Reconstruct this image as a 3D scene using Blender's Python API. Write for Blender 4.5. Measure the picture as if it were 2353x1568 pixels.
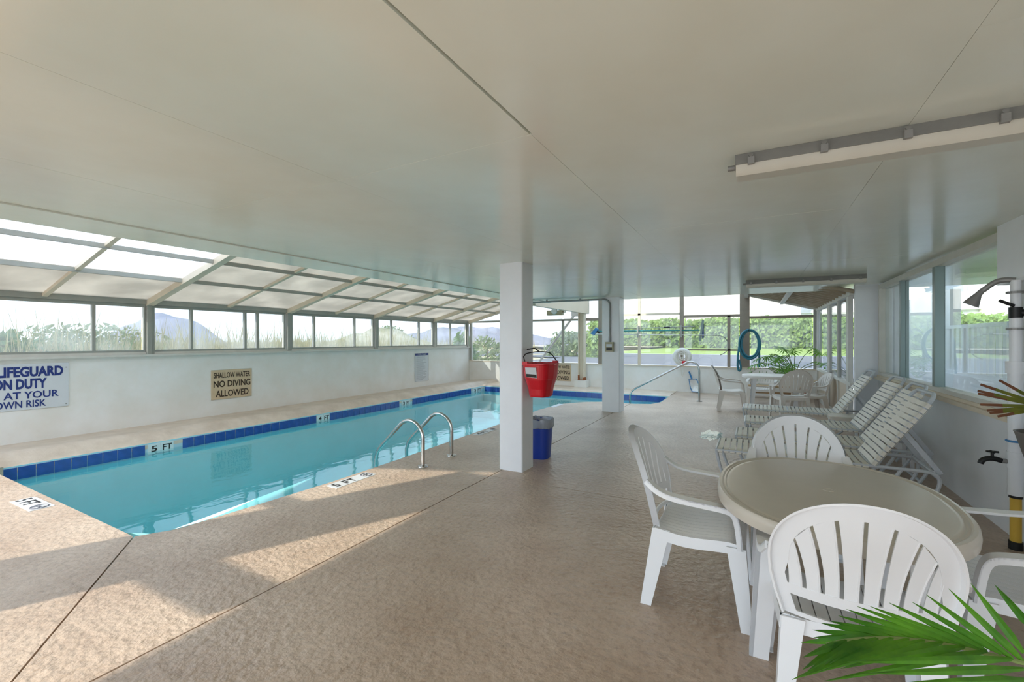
import bpy, bmesh, math, random
from mathutils import Vector, Matrix, Euler
random.seed(7)
PI = math.pi
for o in list(bpy.data.objects): bpy.data.objects.remove(o)
SC = bpy.context.scene
COL = SC.collection

# ------------------------------------------------------------------ camera
F_PX = 1036.0
YAW = math.radians(28.286)
cd = bpy.data.cameras.new('camera'); cam = bpy.data.objects.new('camera', cd); COL.objects.link(cam)
cam.location = (0, 0, 1.55); cam.rotation_euler = (PI/2, 0, YAW)
cd.sensor_width = 36.0; cd.lens = F_PX/2353*36; cd.shift_y = -3.0/2353; cd.clip_start = 0.05; cd.clip_end = 600
SC.camera = cam
SC.cycles.diffuse_bounces = 8; SC.cycles.max_bounces = 16; SC.cycles.transparent_max_bounces = 24; SC.cycles.sample_clamp_indirect = 8
# ------------------------------------------------------------------ view, sky, sun
SC.view_settings.view_transform = 'Standard'; SC.view_settings.look = 'None'
SC.view_settings.gamma = 1.0; SC.view_settings.use_curve_mapping = False
SC.view_settings.exposure = 1.68
W = bpy.data.worlds.new('sky'); SC.world = W; W.use_nodes = True
nt = W.node_tree; nt.nodes.clear()
wo = nt.nodes.new('ShaderNodeOutputWorld'); bg = nt.nodes.new('ShaderNodeBackground')
tc = nt.nodes.new('ShaderNodeTexCoord'); sx = nt.nodes.new('ShaderNodeSeparateXYZ'); cr = nt.nodes.new('ShaderNodeValToRGB')
cr.color_ramp.elements[0].position = 0.0; cr.color_ramp.elements[0].color = (0.80, 0.90, 1.0, 1)
cr.color_ramp.elements[1].position = 0.6; cr.color_ramp.elements[1].color = (0.62, 0.78, 1.0, 1)
nt.links.new(tc.outputs['Generated'], sx.inputs[0]); nt.links.new(sx.outputs['Z'], cr.inputs[0])
nt.links.new(cr.outputs[0], bg.inputs['Color']); bg.inputs['Strength'].default_value = 1.25
nt.links.new(bg.outputs[0], wo.inputs[0])
sl = bpy.data.lights.new('sun', 'SUN'); sl.energy = 1.9; sl.angle = math.radians(0.6); sl.color = (1.0, 0.93, 0.80)
so = bpy.data.objects.new('sun', sl); COL.objects.link(so)
SUN = Vector((0.44, 0.90, -0.468)); so.rotation_euler = SUN.to_track_quat('-Z', 'Y').to_euler()

# ------------------------------------------------------------------ materials
def srgb(r, g, b):
    f = lambda c: c/12.92 if c <= 0.04045 else ((c+0.055)/1.055)**2.4
    return (f(r/255), f(g/255), f(b/255), 1)
MATS = {}
def mat(name, col, rough=0.5, metal=0.0, noise=0.0, nscale=8.0, bump=0.0, bscale=60.0, spec=0.5, col2=None, trans=0.0, detail=4, bdist=0.01, stretch=None):
    m = bpy.data.materials.new(name); m.use_nodes = True; t = m.node_tree; b = t.nodes['Principled BSDF']
    b.inputs['Base Color'].default_value = col; b.inputs['Roughness'].default_value = rough; b.inputs['Metallic'].default_value = metal
    b.inputs['Specular IOR Level'].default_value = spec
    if trans: b.inputs['Transmission Weight'].default_value = trans
    co = None
    if noise or col2 or bump:
        co = t.nodes.new('ShaderNodeTexCoord'); src = co.outputs['Object']
        if stretch:
            mp = t.nodes.new('ShaderNodeMapping'); mp.inputs['Scale'].default_value = stretch
            t.links.new(src, mp.inputs[0]); src = mp.outputs[0]
    if noise or col2:
        n = t.nodes.new('ShaderNodeTexNoise'); n.inputs['Scale'].default_value = nscale; n.inputs['Detail'].default_value = detail
        n.inputs['Roughness'].default_value = 0.62
        t.links.new(src, n.inputs['Vector'])
        r = t.nodes.new('ShaderNodeValToRGB'); r.color_ramp.elements[0].position = 0.32; r.color_ramp.elements[1].position = 0.70
        c2 = col2 or tuple(max(0, c*(1-noise)) for c in col[:3])+(1,)
        r.color_ramp.elements[0].color = c2; r.color_ramp.elements[1].color = col
        t.links.new(n.outputs['Fac'], r.inputs[0]); t.links.new(r.outputs[0], b.inputs['Base Color'])
    if bump:
        n2 = t.nodes.new('ShaderNodeTexNoise'); n2.inputs['Scale'].default_value = bscale; n2.inputs['Detail'].default_value = 3
        t.links.new(src, n2.inputs['Vector'])
        bp = t.nodes.new('ShaderNodeBump'); bp.inputs['Strength'].default_value = bump; bp.inputs['Distance'].default_value = bdist
        t.links.new(n2.outputs['Fac'], bp.inputs['Height']); t.links.new(bp.outputs[0], b.inputs['Normal'])
    MATS[name] = m
    return m
def sheet_fresnel(t, ior):      # same reflectance from both faces of a thin sheet
    fr = t.nodes.new('ShaderNodeFresnel'); ge = t.nodes.new('ShaderNodeNewGeometry'); mr = t.nodes.new('ShaderNodeMapRange')
    mr.inputs['To Min'].default_value = ior; mr.inputs['To Max'].default_value = 1/ior
    t.links.new(ge.outputs['Backfacing'], mr.inputs['Value']); t.links.new(mr.outputs[0], fr.inputs['IOR'])
    return fr
def glassmat(name, tint=(0.94, 0.97, 0.97, 1), haze=0.04, rough=0.0, hcol=(0.9, 0.93, 0.95, 1), ior=1.5):
    m = bpy.data.materials.new(name); m.use_nodes = True; t = m.node_tree; t.nodes.clear()
    out = t.nodes.new('ShaderNodeOutputMaterial'); tr = t.nodes.new('ShaderNodeBsdfTransparent'); tr.inputs[0].default_value = tint
    gl = t.nodes.new('ShaderNodeBsdfGlossy'); gl.inputs['Roughness'].default_value = rough; gl.inputs['Color'].default_value = (0.95, 0.97, 1, 1)
    fr = sheet_fresnel(t, ior)
    mx = t.nodes.new('ShaderNodeMixShader'); t.links.new(fr.outputs[0], mx.inputs[0]); t.links.new(tr.outputs[0], mx.inputs[1]); t.links.new(gl.outputs[0], mx.inputs[2])
    tl = t.nodes.new('ShaderNodeBsdfTranslucent'); tl.inputs[0].default_value = hcol
    co = t.nodes.new('ShaderNodeTexCoord'); n = t.nodes.new('ShaderNodeTexNoise'); n.inputs['Scale'].default_value = 2.2; n.inputs['Detail'].default_value = 5
    t.links.new(co.outputs['Object'], n.inputs['Vector'])
    mr = t.nodes.new('ShaderNodeMapRange'); mr.inputs['From Min'].default_value = 0.35; mr.inputs['From Max'].default_value = 0.7
    mr.inputs['To Min'].default_value = haze*0.5; mr.inputs['To Max'].default_value = haze*1.6
    t.links.new(n.outputs['Fac'], mr.inputs['Value'])
    m2 = t.nodes.new('ShaderNodeMixShader'); t.links.new(mr.outputs[0], m2.inputs[0]); t.links.new(mx.outputs[0], m2.inputs[1]); t.links.new(tl.outputs[0], m2.inputs[2])
    t.links.new(m2.outputs[0], out.inputs[0]); MATS[name] = m
    return m

mat('deck', srgb(206, 186, 167), 0.36, noise=0.2, nscale=1.1, bump=0.9, bscale=20, bdist=0.014, col2=srgb(173, 149, 128), detail=8)
def deck_flecks():      # fine knock-down look: darker flecks scattered at random through the colour
    t = MATS['deck'].node_tree; b = t.nodes['Principled BSDF']; old = b.inputs['Base Color'].links[0].from_socket
    co = next(n for n in t.nodes if n.type == 'TEX_COORD'); n = t.nodes.new('ShaderNodeTexNoise'); n.inputs['Scale'].default_value = 24; n.inputs['Detail'].default_value = 7; n.inputs['Roughness'].default_value = .7
    rp = t.nodes.new('ShaderNodeValToRGB'); rp.color_ramp.elements[0].position = .36; rp.color_ramp.elements[1].position = .52
    rp.color_ramp.elements[0].color = (.66, .62, .58, 1); rp.color_ramp.elements[1].color = (1, 1, 1, 1)
    mx = t.nodes.new('ShaderNodeMix'); mx.data_type = 'RGBA'; mx.blend_type = 'MULTIPLY'; mx.inputs['Factor'].default_value = .6
    t.links.new(co.outputs['Object'], n.inputs['Vector']); t.links.new(n.outputs['Fac'], rp.inputs[0]); t.links.new(old, mx.inputs['A']); t.links.new(rp.outputs[0], mx.inputs['B']); t.links.new(mx.outputs['Result'], b.inputs['Base Color'])
deck_flecks()
mat('lip', srgb(220, 204, 186), 0.36, bump=0.35, bscale=40, col2=srgb(194, 176, 156), nscale=3)
mat('joint', srgb(72, 62, 54), 0.9)
mat('ceiling', srgb(230, 236, 227), 0.17, noise=0.0, col2=srgb(223, 225, 212), nscale=0.9, bump=0.12, bscale=5, bdist=0.01, spec=0.42)
mat('white_paint', srgb(238, 238, 236), 0.5, col2=srgb(229, 226, 219), nscale=1.6, bump=0.06, bscale=30)
mat('white_gloss', srgb(238, 241, 245), 0.3, col2=srgb(230, 233, 237), nscale=2, bump=0.05, bscale=14)
mat('frame_grey', srgb(168, 168, 160), 0.45, metal=0.15, noise=0.12, nscale=5)
mat('frame_white', srgb(214, 212, 204), 0.45, noise=0.1, nscale=5)
mat('frame_brown', srgb(150, 138, 124), 0.5, noise=0.15, nscale=6)
mat('frame_green', srgb(120, 136, 134), 0.35, metal=0.3)
mat('frame_cream', srgb(226, 212, 190), 0.5, noise=0.1, nscale=6)
mat('plastic', srgb(236, 238, 240), 0.32, noise=0.03, nscale=3, spec=0.5)
mat('plastic_ceiling_tint', srgb(206, 199, 186), 0.27, noise=0.06, nscale=3, bump=0.03, bscale=3)  # white plastic, its beige is the ceiling's reflection put into the colour
mat('plastic_old', srgb(222, 215, 206), 0.42, noise=0.05, nscale=6)
mat('strap', srgb(226, 222, 210), 0.45, noise=0.1, nscale=10, bump=0.06, bscale=80)
mat('tube_white', srgb(196, 202, 208), 0.42, noise=0.08, nscale=16)
mat('steel', srgb(190, 190, 188), 0.2, metal=1.0, bump=0.02, bscale=90)
mat('galv', srgb(150, 150, 148), 0.42, metal=0.25, noise=0.15, nscale=10)
mat('dark_metal', srgb(40, 40, 40), 0.4, metal=0.5)
mat('lens', srgb(208, 205, 192), 0.35, noise=0.06, nscale=4)
mat('red', srgb(206, 12, 34), 0.3, noise=0.08, nscale=4)
mat('red_dark', srgb(160, 8, 26), 0.3)
mat('blue_bin', srgb(32, 66, 170), 0.36, noise=0.1, nscale=4)
mat('liner', srgb(196, 204, 214), 0.25, trans=0.4)
mat('navy', srgb(34, 52, 122), 0.5)
mat('black_paint', srgb(34, 30, 28), 0.5)
mat('brown_paint', srgb(60, 42, 30), 0.5)
mat('cream_sign', srgb(212, 190, 158), 0.5, noise=0.08, nscale=12)
mat('white_sign', srgb(212, 216, 220), 0.4, noise=0.03, nscale=8)
mat('grey_print', srgb(116, 118, 128), 0.5)
mat('tile_blue', srgb(46, 86, 168), 0.14, noise=0.25, nscale=14, spec=0.6)
mat('tile_white', srgb(220, 228, 228), 0.2)
mat('grout', srgb(176, 206, 216), 0.7)
mat('basin', srgb(146, 222, 230), 0.6, noise=0.06, nscale=2)
mat('hose', srgb(34, 112, 132), 0.35, noise=0.12, nscale=20)
mat('teal', srgb(40, 140, 140), 0.4)
mat('blue_net', srgb(62, 130, 186), 0.4)
mat('ring', srgb(230, 226, 220), 0.55, noise=0.06, nscale=10)
mat('rope', srgb(222, 216, 206), 0.8)
mat('terracotta', srgb(190, 116, 84), 0.75, noise=0.15, nscale=8)
mat('soil', srgb(70, 54, 42), 0.95)
mat('pot_grey', srgb(112, 108, 104), 0.4)
mat('wood', srgb(196, 160, 118), 0.6, noise=0.25, nscale=7, stretch=(1, 8, 8))
mat('yellow', srgb(216, 178, 70), 0.4)
mat('beige_box', srgb(172, 166, 138), 0.45, noise=0.1, nscale=20)
mat('rust', srgb(170, 98, 56), 0.8, noise=0.4, nscale=20)
mat('beige_panel', srgb(206, 190, 168), 0.35, noise=0.05, nscale=2)
mat('roof_rib', srgb(186, 172, 150), 0.6, noise=0.2, nscale=3)
mat('sand', srgb(228, 212, 186), 0.95, noise=0.2, nscale=0.5, bump=0.3, bscale=3)
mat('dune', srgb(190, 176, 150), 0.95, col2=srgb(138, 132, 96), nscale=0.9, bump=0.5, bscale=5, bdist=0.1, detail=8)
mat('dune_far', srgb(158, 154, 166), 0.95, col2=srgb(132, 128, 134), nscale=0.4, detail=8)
mat('lawn', srgb(170, 186, 96), 0.95, col2=srgb(140, 164, 70), nscale=0.6)
mat('dry_grass', srgb(214, 196, 160), 0.95, col2=srgb(176, 158, 116), nscale=0.8)
mat('asphalt', srgb(128, 126, 130), 0.95, noise=0.2, nscale=1.5)  # grey darkened to carry the shadow over the far ground
mat('building', srgb(246, 232, 222), 0.85, noise=0.03, nscale=1)
mat('building_white', srgb(246, 247, 252), 0.85)
mat('window_dark', srgb(150, 158, 170), 0.15)
mat('upper', srgb(226, 210, 190), 0.8, noise=0.05, nscale=1)
def leafmat(name, c1, c2, scale=4.0):
    m = mat(name, c1, 0.42, col2=c2, nscale=scale); b = m.node_tree.nodes['Principled BSDF']
    t = m.node_tree; out = t.nodes['Material Output']; tl = t.nodes.new('ShaderNodeBsdfTranslucent'); tl.inputs[0].default_value = c1
    mx = t.nodes.new('ShaderNodeMixShader'); mx.inputs[0].default_value = 0.3
    t.links.new(b.outputs[0], mx.inputs[1]); t.links.new(tl.outputs[0], mx.inputs[2]); t.links.new(mx.outputs[0], out.inputs[0])
leafmat('leaf', srgb(126, 176, 62), srgb(70, 126, 38), 6)
leafmat('palm_leaf', srgb(104, 168, 40), srgb(44, 110, 22), 9)
leafmat('leaf_yellow', srgb(230, 176, 40), srgb(214, 150, 30))
leafmat('yucca', srgb(150, 150, 50), srgb(96, 108, 40))
leafmat('hedge_leaf', srgb(176, 196, 112), srgb(118, 146, 70), 2)
leafmat('bush_leaf', srgb(150, 160, 104), srgb(96, 112, 70), 2)
leafmat('blade', srgb(196, 180, 130), srgb(140, 138, 84), 2)
leafmat('blade_green', srgb(120, 150, 80), srgb(78, 112, 60), 2)
mat('brown_tip', srgb(122, 76, 48), 0.7)
mat('stem', srgb(120, 140, 80), 0.5)
mat('wood_twig', srgb(120, 104, 84), 0.8)
glassmat('glass', (0.67, 0.70, 0.72, 1), 0.09)
glassmat('glass_clear', (0.70, 0.715, 0.71, 1), 0.05)
glassmat('glass_right', (0.86, 0.90, 0.90, 1), 0.05)
# translucent roof panels: weathered, plus near ones whitened with a painted sky reflection
def transl(name, col, w=0.6):
    m = bpy.data.materials.new(name); m.use_nodes = True; t = m.node_tree; t.nodes.clear()
    out = t.nodes.new('ShaderNodeOutputMaterial'); d = t.nodes.new('ShaderNodeBsdfDiffuse'); tl = t.nodes.new('ShaderNodeBsdfTranslucent')
    co = t.nodes.new('ShaderNodeTexCoord'); n = t.nodes.new('ShaderNodeTexNoise'); n.inputs['Scale'].default_value = 1.8; n.inputs['Detail'].default_value = 6
    r = t.nodes.new('ShaderNodeValToRGB'); r.color_ramp.elements[0].position = .35; r.color_ramp.elements[1].position = .68
    r.color_ramp.elements[0].color = tuple(c*.8 for c in col[:3])+(1,); r.color_ramp.elements[1].color = col
    t.links.new(co.outputs['Object'], n.inputs['Vector']); t.links.new(n.outputs['Fac'], r.inputs[0])
    t.links.new(r.outputs[0], d.inputs[0]); t.links.new(r.outputs[0], tl.inputs[0])
    mx = t.nodes.new('ShaderNodeMixShader'); mx.inputs[0].default_value = w
    t.links.new(d.outputs[0], mx.inputs[1]); t.links.new(tl.outputs[0], mx.inputs[2]); t.links.new(mx.outputs[0], out.inputs[0]); MATS[name] = m
transl('roof_panel', srgb(212, 205, 194), 0.60)
transl('roof_panel_sky_glare', srgb(246, 248, 250), 0.85)
# pool water: clear tinted sheet with ripples
def water():
    m = bpy.data.materials.new('water'); m.use_nodes = True; t = m.node_tree; t.nodes.clear()
    out = t.nodes.new('ShaderNodeOutputMaterial'); tr = t.nodes.new('ShaderNodeBsdfTransparent'); tr.inputs[0].default_value = (0.80, 0.965, 0.985, 1)
    gl = t.nodes.new('ShaderNodeBsdfGlossy'); gl.inputs['Roughness'].default_value = 0.03
    fr = sheet_fresnel(t, 1.33)
    co = t.nodes.new('ShaderNodeTexCoord'); n = t.nodes.new('ShaderNodeTexNoise'); n.inputs['Scale'].default_value = 3.2; n.inputs['Detail'].default_value = 3
    mp = t.nodes.new('ShaderNodeMapping'); mp.inputs['Scale'].default_value = (1.0, 0.55, 1); t.links.new(co.outputs['Object'], mp.inputs[0]); t.links.new(mp.outputs[0], n.inputs['Vector'])
    bp = t.nodes.new('ShaderNodeBump'); bp.inputs['Strength'].default_value = 0.10; bp.inputs['Distance'].default_value = 0.05
    t.links.new(n.outputs['Fac'], bp.inputs['Height']); t.links.new(bp.outputs[0], gl.inputs['Normal']); t.links.new(bp.outputs[0], fr.inputs['Normal'])
    mx = t.nodes.new('ShaderNodeMixShader'); t.links.new(fr.outputs[0], mx.inputs[0]); t.links.new(tr.outputs[0], mx.inputs[1]); t.links.new(gl.outputs[0], mx.inputs[2])
    t.links.new(mx.outputs[0], out.inputs[0]); MATS['water'] = m
water()

# ------------------------------------------------------------------ builders
class MB:
    def __init__(s): s.v = []; s.f = []
    def add(s, vs, fs):
        b = len(s.v); s.v += [tuple(p) for p in vs]; s.f += [tuple(i+b for i in f) for f in fs]; return s
    def box(s, x0, x1, y0, y1, z0, z1, M=None):
        vs = [Vector(p) for p in ((x0,y0,z0),(x1,y0,z0),(x1,y1,z0),(x0,y1,z0),(x0,y0,z1),(x1,y0,z1),(x1,y1,z1),(x0,y1,z1))]
        if M is not None: vs = [M @ p for p in vs]
        return s.add(vs, [(3,2,1,0),(4,5,6,7),(0,1,5,4),(1,2,6,5),(2,3,7,6),(3,0,4,7)])
    def hexa(s, b, t):   # two quads (bottom, top), both anticlockwise seen from above
        return s.add(list(b)+list(t), [(3,2,1,0),(4,5,6,7),(0,1,5,4),(1,2,6,5),(2,3,7,6),(3,0,4,7)])
    def prism(s, poly, z0, z1):
        n = len(poly); vs = [(x,y,z0) for x,y in poly]+[(x,y,z1) for x,y in poly]
        return s.add(vs, [tuple(range(n-1,-1,-1)), tuple(range(n,2*n))]+[(i,(i+1)%n,n+(i+1)%n,n+i) for i in range(n)])
    def tube(s, pts, r, n=8, closed=False, flat=None):
        pts = [Vector(p) for p in pts]; N = len(pts); rs = r if isinstance(r, (list, tuple)) else [r]*N
        ring = []; up = None
        for i, p in enumerate(pts):
            a = pts[i-1] if (i or closed) else p; c = pts[(i+1) % N] if (i < N-1 or closed) else p
            d = (c-a).normalized() if (c-a).length > 1e-9 else Vector((0,0,1))
            if up is None: up = Vector((0,0,1)) if abs(d.z) < .9 else Vector((1,0,0))
            u = (up - d*up.dot(d)); u = u.normalized() if u.length > 1e-6 else d.orthogonal().normalized(); up = u; w = d.cross(u)
            fl = flat or (1, 1)
            ring.append([p+(u*math.cos(2*PI*k/n)*fl[0]+w*math.sin(2*PI*k/n)*fl[1])*rs[i] for k in range(n)])
        vs = [q for g in ring for q in g]; fs = []
        for i in range(N if closed else N-1):
            j = (i+1) % N
            for k in range(n): fs.append((i*n+k, i*n+(k+1) % n, j*n+(k+1) % n, j*n+k))
        if not closed: fs += [tuple(range(n-1,-1,-1)), tuple(range((N-1)*n, N*n))]
        return s.add(vs, fs)
    def lathe(s, prof, n=20, c=(0,0,0), cap=True):
        vs = []; N = len(prof)
        for r, z in prof:
            for k in range(n): vs.append((c[0]+r*math.cos(2*PI*k/n), c[1]+r*math.sin(2*PI*k/n), c[2]+z))
        fs = [(i*n+k, i*n+(k+1) % n, (i+1)*n+(k+1) % n, (i+1)*n+k) for i in range(N-1) for k in range(n)]
        if cap: fs += [tuple(range(n-1,-1,-1)), tuple(range((N-1)*n, N*n))]
        return s.add(vs, fs)
    def band(s, A, B, nrm, th):    # strip between polylines A and B with thickness th along nrm (a vector or one per point)
        N = len(A); A = [Vector(p) for p in A]; B = [Vector(p) for p in B]
        nn = [Vector(q) for q in nrm] if isinstance(nrm, list) else [Vector(nrm)]*N
        vs = [*A, *B, *[a-n*th for a, n in zip(A, nn)], *[b-n*th for b, n in zip(B, nn)]]; fs = []
        for i in range(N-1):
            fs += [(i, i+1, N+i+1, N+i), (2*N+i, 3*N+i, 3*N+i+1, 2*N+i+1), (i, 2*N+i, 2*N+i+1, i+1), (N+i, N+i+1, 3*N+i+1, 3*N+i)]
        fs += [(0, N, 3*N, 2*N), (N-1, 3*N-1, 4*N-1, 2*N-1)]
        return s.add(vs, fs)
    def mesh(s, name, m, smooth=False):
        me = bpy.data.meshes.new(name); me.from_pydata(s.v, [], s.f); me.update()
        bm = bmesh.new(); bm.from_mesh(me); bmesh.ops.recalc_face_normals(bm, faces=bm.faces); bm.to_mesh(me); bm.free()
        if smooth:
            me.polygons.foreach_set('use_smooth', [True]*len(me.polygons))
            me.set_sharp_from_angle(angle=math.radians(40))
        me.materials.append(MATS[m]); return me
def link(name, me, parent=None, **p):
    o = bpy.data.objects.new(name, me); COL.objects.link(o)
    if parent: o.parent = parent
    for k, v in p.items():
        if v is not None: o[k] = v
    return o
def part(name, mb, m, parent, smooth=False, label=None): return link(name, mb.mesh(name, m, smooth), parent, label=label)
def struct(name, mb, m, parent=None, smooth=False): return link(name, mb.mesh(name, m, smooth), parent, kind=None if parent else 'structure')
def thing(name, label, cat, loc=(0,0,0), rotz=0, group=None):
    o = link(name, None, None, label=label, category=cat, group=group); o.location = loc; o.rotation_euler = (0, 0, rotz); return o
def single(name, mb, m, label, cat, group=None, smooth=False): return link(name, mb.mesh(name, m, smooth), None, label=label, category=cat, group=group)
def dup(root, label, loc, rotz=0, scale=None):
    r = root.copy(); COL.objects.link(r); r.location = loc; r.rotation_euler = (0, 0, rotz); r['label'] = label
    if scale: r.scale = scale
    def rec(o, n):
        for ch in list(o.children):
            c = ch.copy(); COL.objects.link(c); c.parent = n; rec(ch, c)
    rec(root, r)
    return r
def B(*a): return MB().box(*a)
def arc(c, r, a0, a1, n, ax1, ax2):
    c = Vector(c); ax1 = Vector(ax1); ax2 = Vector(ax2)
    return [c+ax1*(r*math.cos(a0+(a1-a0)*i/n))+ax2*(r*math.sin(a0+(a1-a0)*i/n)) for i in range(n+1)]
def smoothpath(pts, it=2):
    pts = [Vector(p) for p in pts]
    for _ in range(it):
        q = [pts[0]]
        for a, b in zip(pts[:-1], pts[1:]): q += [a*.75+b*.25, a*.25+b*.75]
        pts = q+[pts[-1]]
    return pts
def text(txt, m, parent, loc, rot, height, width=None, name='lettering', depth=0.002, align='LEFT', bold=0.0):
    cu = bpy.data.curves.new('t', 'FONT'); cu.body = txt; cu.size = 1.0; cu.extrude = 0.0; cu.offset = bold; cu.resolution_u = 3
    o = bpy.data.objects.new('t', cu); COL.objects.link(o)
    dg = bpy.context.evaluated_depsgraph_get(); me = bpy.data.meshes.new_from_object(o.evaluated_get(dg)); bpy.data.objects.remove(o)
    xs = [v.co.x for v in me.vertices]; ys = [v.co.y for v in me.vertices]
    w = max(xs)-min(xs); h = 0.70; sy = height/h; sxx = (width/w) if width else sy
    x0 = min(xs) if align == 'LEFT' else ((min(xs)+max(xs))/2 if align == 'CENTER' else max(xs))
    for v in me.vertices: v.co = ((v.co.x-x0)*sxx, v.co.y*sy, depth)
    me.materials.append(MATS[m]); me.name = name
    ob = link(name, me, parent); ob.location = loc; ob.rotation_euler = rot; return ob
RL = (PI/2, 0, PI/2)      # text on a wall that faces +x
RF = (PI/2, 0, 0)         # text on a wall that faces -y

# ================================================================== SETTING
CEIL = 2.46
XL, XR, YF = -9.45, 1.78, 14.2
YB = -4.0
# ---- floor slabs (joints between them recessed) with the pool opening left out
floor = struct('floor', MB().prism([(-9.6, YB), (6, YB), (6, 1.6), (-9.6, 1.6)], -0.2, -0.14), 'joint')
def slab(poly, z=0.0): part('slab', MB().prism(poly, -0.13, z), 'deck', floor)
J = -2.65; g = 0.006
slab([(J+g, YB), (6, YB), (6, 4.4-g), (J+g, 4.4-g)])
slab([(J+g, 4.4+g*.3), (6, 4.4+g*.3), (6, 14.3), (-2.05, 14.3), (-2.05, 11.6), (-2.2, 11.15), (-2.55, 11.0), (J+g, 10.99)])
slab([(-9.45, YB), (J-g, YB), (J-g, .49), (-4.31, 1.713), (-4.6, 1.72), (-8.0, 1.78), (-8.06, 1.9), (-9.45, 1.9)])
edge = [(-4.30, 1.72), (-4.16, 1.95), (-4.11, 2.6), (-4.06, 3.4), (-4.06, 4.39)]
slab([(J-g, .503), (J-g, 4.4-g*.5)]+edge[::-1])
slab([(-4.06, 4.4), (J-g, 4.4), (J-g, 10.99), (-3.34, 11.0), (-3.75, 10.7), (-4.08, 10.2), (-4.16, 9.6), (-4.20, 9.0), (-4.12, 7.1), (-4.09, 5.6)])
struct('floor_bed', MB().box(J-.05, J+.05, YB, 11, -.14, -.03).box(J-.3, 2, 4.37, 4.43, -.14, -.03), 'joint')
# deck strip along the left wall and the far wall with a raised rounded lip
def lipstrip(prof, p0, p1, ax):   # prof: (offset, z) swept from p0 to p1
    m = MB(); n = len(prof)
    for q in (p0, p1):
        for off, z in prof: m.v.append((q[0]+ax[0]*off, q[1]+ax[1]*off, z))
    m.f += [(i, i+1, n+i+1, n+i) for i in range(n-1)]+[tuple(range(n)), tuple(range(n, 2*n))]
    return m
bull = [(0.02, 0.04), (-0.86, 0.085), (-0.96, 0.105), (-1.03, 0.105), (-1.10, 0.09), (-1.16, 0.062), (-1.24, 0.022), (-1.32, -0.016), (-1.37, -0.036), (-1.375, -0.06), (-1.37, -0.13), (0.02, -0.13)]
part('coping_strip', lipstrip([(-o, z) for o, z in bull], (-9.45, 1.9), (-9.45, 14.25), (1, 0)), 'lip', floor, True)
bullf = [(0.0, 0.012), (1.05, 0.02), (1.12, 0.022), (1.18, 0.015), (1.24, -0.01), (1.26, -0.04), (1.26, -0.13), (0.0, -0.13)]
part('coping_strip', lipstrip([(-o, z) for o, z in bullf], (-8.3, 14.25), (-2.05, 14.25), (0, 1)), 'lip', floor, True)

# ---- pool
PX0, PY0, PY1 = -8.08, 1.80, 12.99
pool = thing('swimming_pool', 'long turquoise indoor swimming pool with blue waterline tiles', 'pool', (0, 0, 0))
outline = [(PX0, PY0), (-4.5, 1.74), (-4.25, 1.85), (-4.14, 2.6), (-4.10, 4.0), (-4.12, 5.6), (-4.15, 7.1), (-4.23, 9.0), (-4.18, 9.6), (-4.1, 10.2), (-3.78, 10.7), (-3.36, 11.02), (-2.6, 11.02), (-2.25, 11.17), (-2.1, 11.6), (-2.07, PY1), (PX0, PY1)]
zb = lambda y: -1.55 if y < 4.5 else (-1.55+(y-4.5)/4.5*0.60 if y < 9 else -0.95)
m = MB(); n = len(outline)
m.v = [(x, y, -0.02) for x, y in outline]+[(x, y, zb(y)) for x, y in outline]
m.f = [(i, (i+1) % n, n+(i+1) % n, n+i) for i in range(n)]
part('basin_wall', m, 'basin', pool)
m = MB(); ys = [1.6+i*.5 for i in range(24)]
for y in ys: m.v += [(-8.3, y, zb(y)), (-1.9, y, zb(y))]
m.f = [(2*i, 2*i+1, 2*i+3, 2*i+2) for i in range(len(ys)-1)]
part('basin_floor', m, 'basin', pool)
for k in range(2):
    part('bench_step', B(-8.08, -2.1, 12.3+k*.32, 12.99, -0.95, -0.75+k*.22), 'basin', pool)
m = MB(); m.v = [(x, y, -0.155) for x, y in outline]; m.f = [tuple(range(n))]
part('water', m, 'water', pool)
# waterline tiles, one by one
grout = B(PX0-.01, PX0+.002, 1.8, PY1, -.215, -.03).box(PX0, -2.07, PY1-.002, PY1+.01, -.215, -.03)
part('grout', grout, 'grout', pool)
marks = [(3.385, 3.735, '5', 'FT'), (6.372, 6.70, '4', 'FT'), (8.946, 9.282, '3', 'FT'), (12.30, 12.83, '3', 'FT')]
tm = B(0, .008, 0, .158, -.15, 0).mesh('tile', 'tile_blue'); tmf = B(0, .158, -.008, 0, -.15, 0).mesh('tile', 'tile_blue')
y = 1.86
while y < PY1-.16:
    hit = [q for q in marks if q[0]-.06 < y+.08 < q[1]+.06]
    if not hit:
        o = link('tile', tm, pool); o.location = (PX0+.002, y, -.04)
    y += .167
x = PX0+.05
while x < -2.25:
    o = link('tile', tmf, pool); o.location = (x, PY1-.002, -.04); x += .163
# right-hand niche tiles facing left of the step bay
for y0, y1, d, f in marks:
    w = (y1-y0)/2
    for k, tx in enumerate((d, f)):
        t = part('marker_tile', B(PX0+.002, PX0+.012, y0+k*w+.004, y0+(k+1)*w-.004, -.19, -.04), 'tile_white', pool, label='white depth tile lettered in black')
        text(tx, 'black_paint', t, (PX0+.0125, y0+(k+.5)*w, -.155), RL, .085, w*(.45 if k == 0 else .75), align='CENTER', bold=.02)
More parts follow.
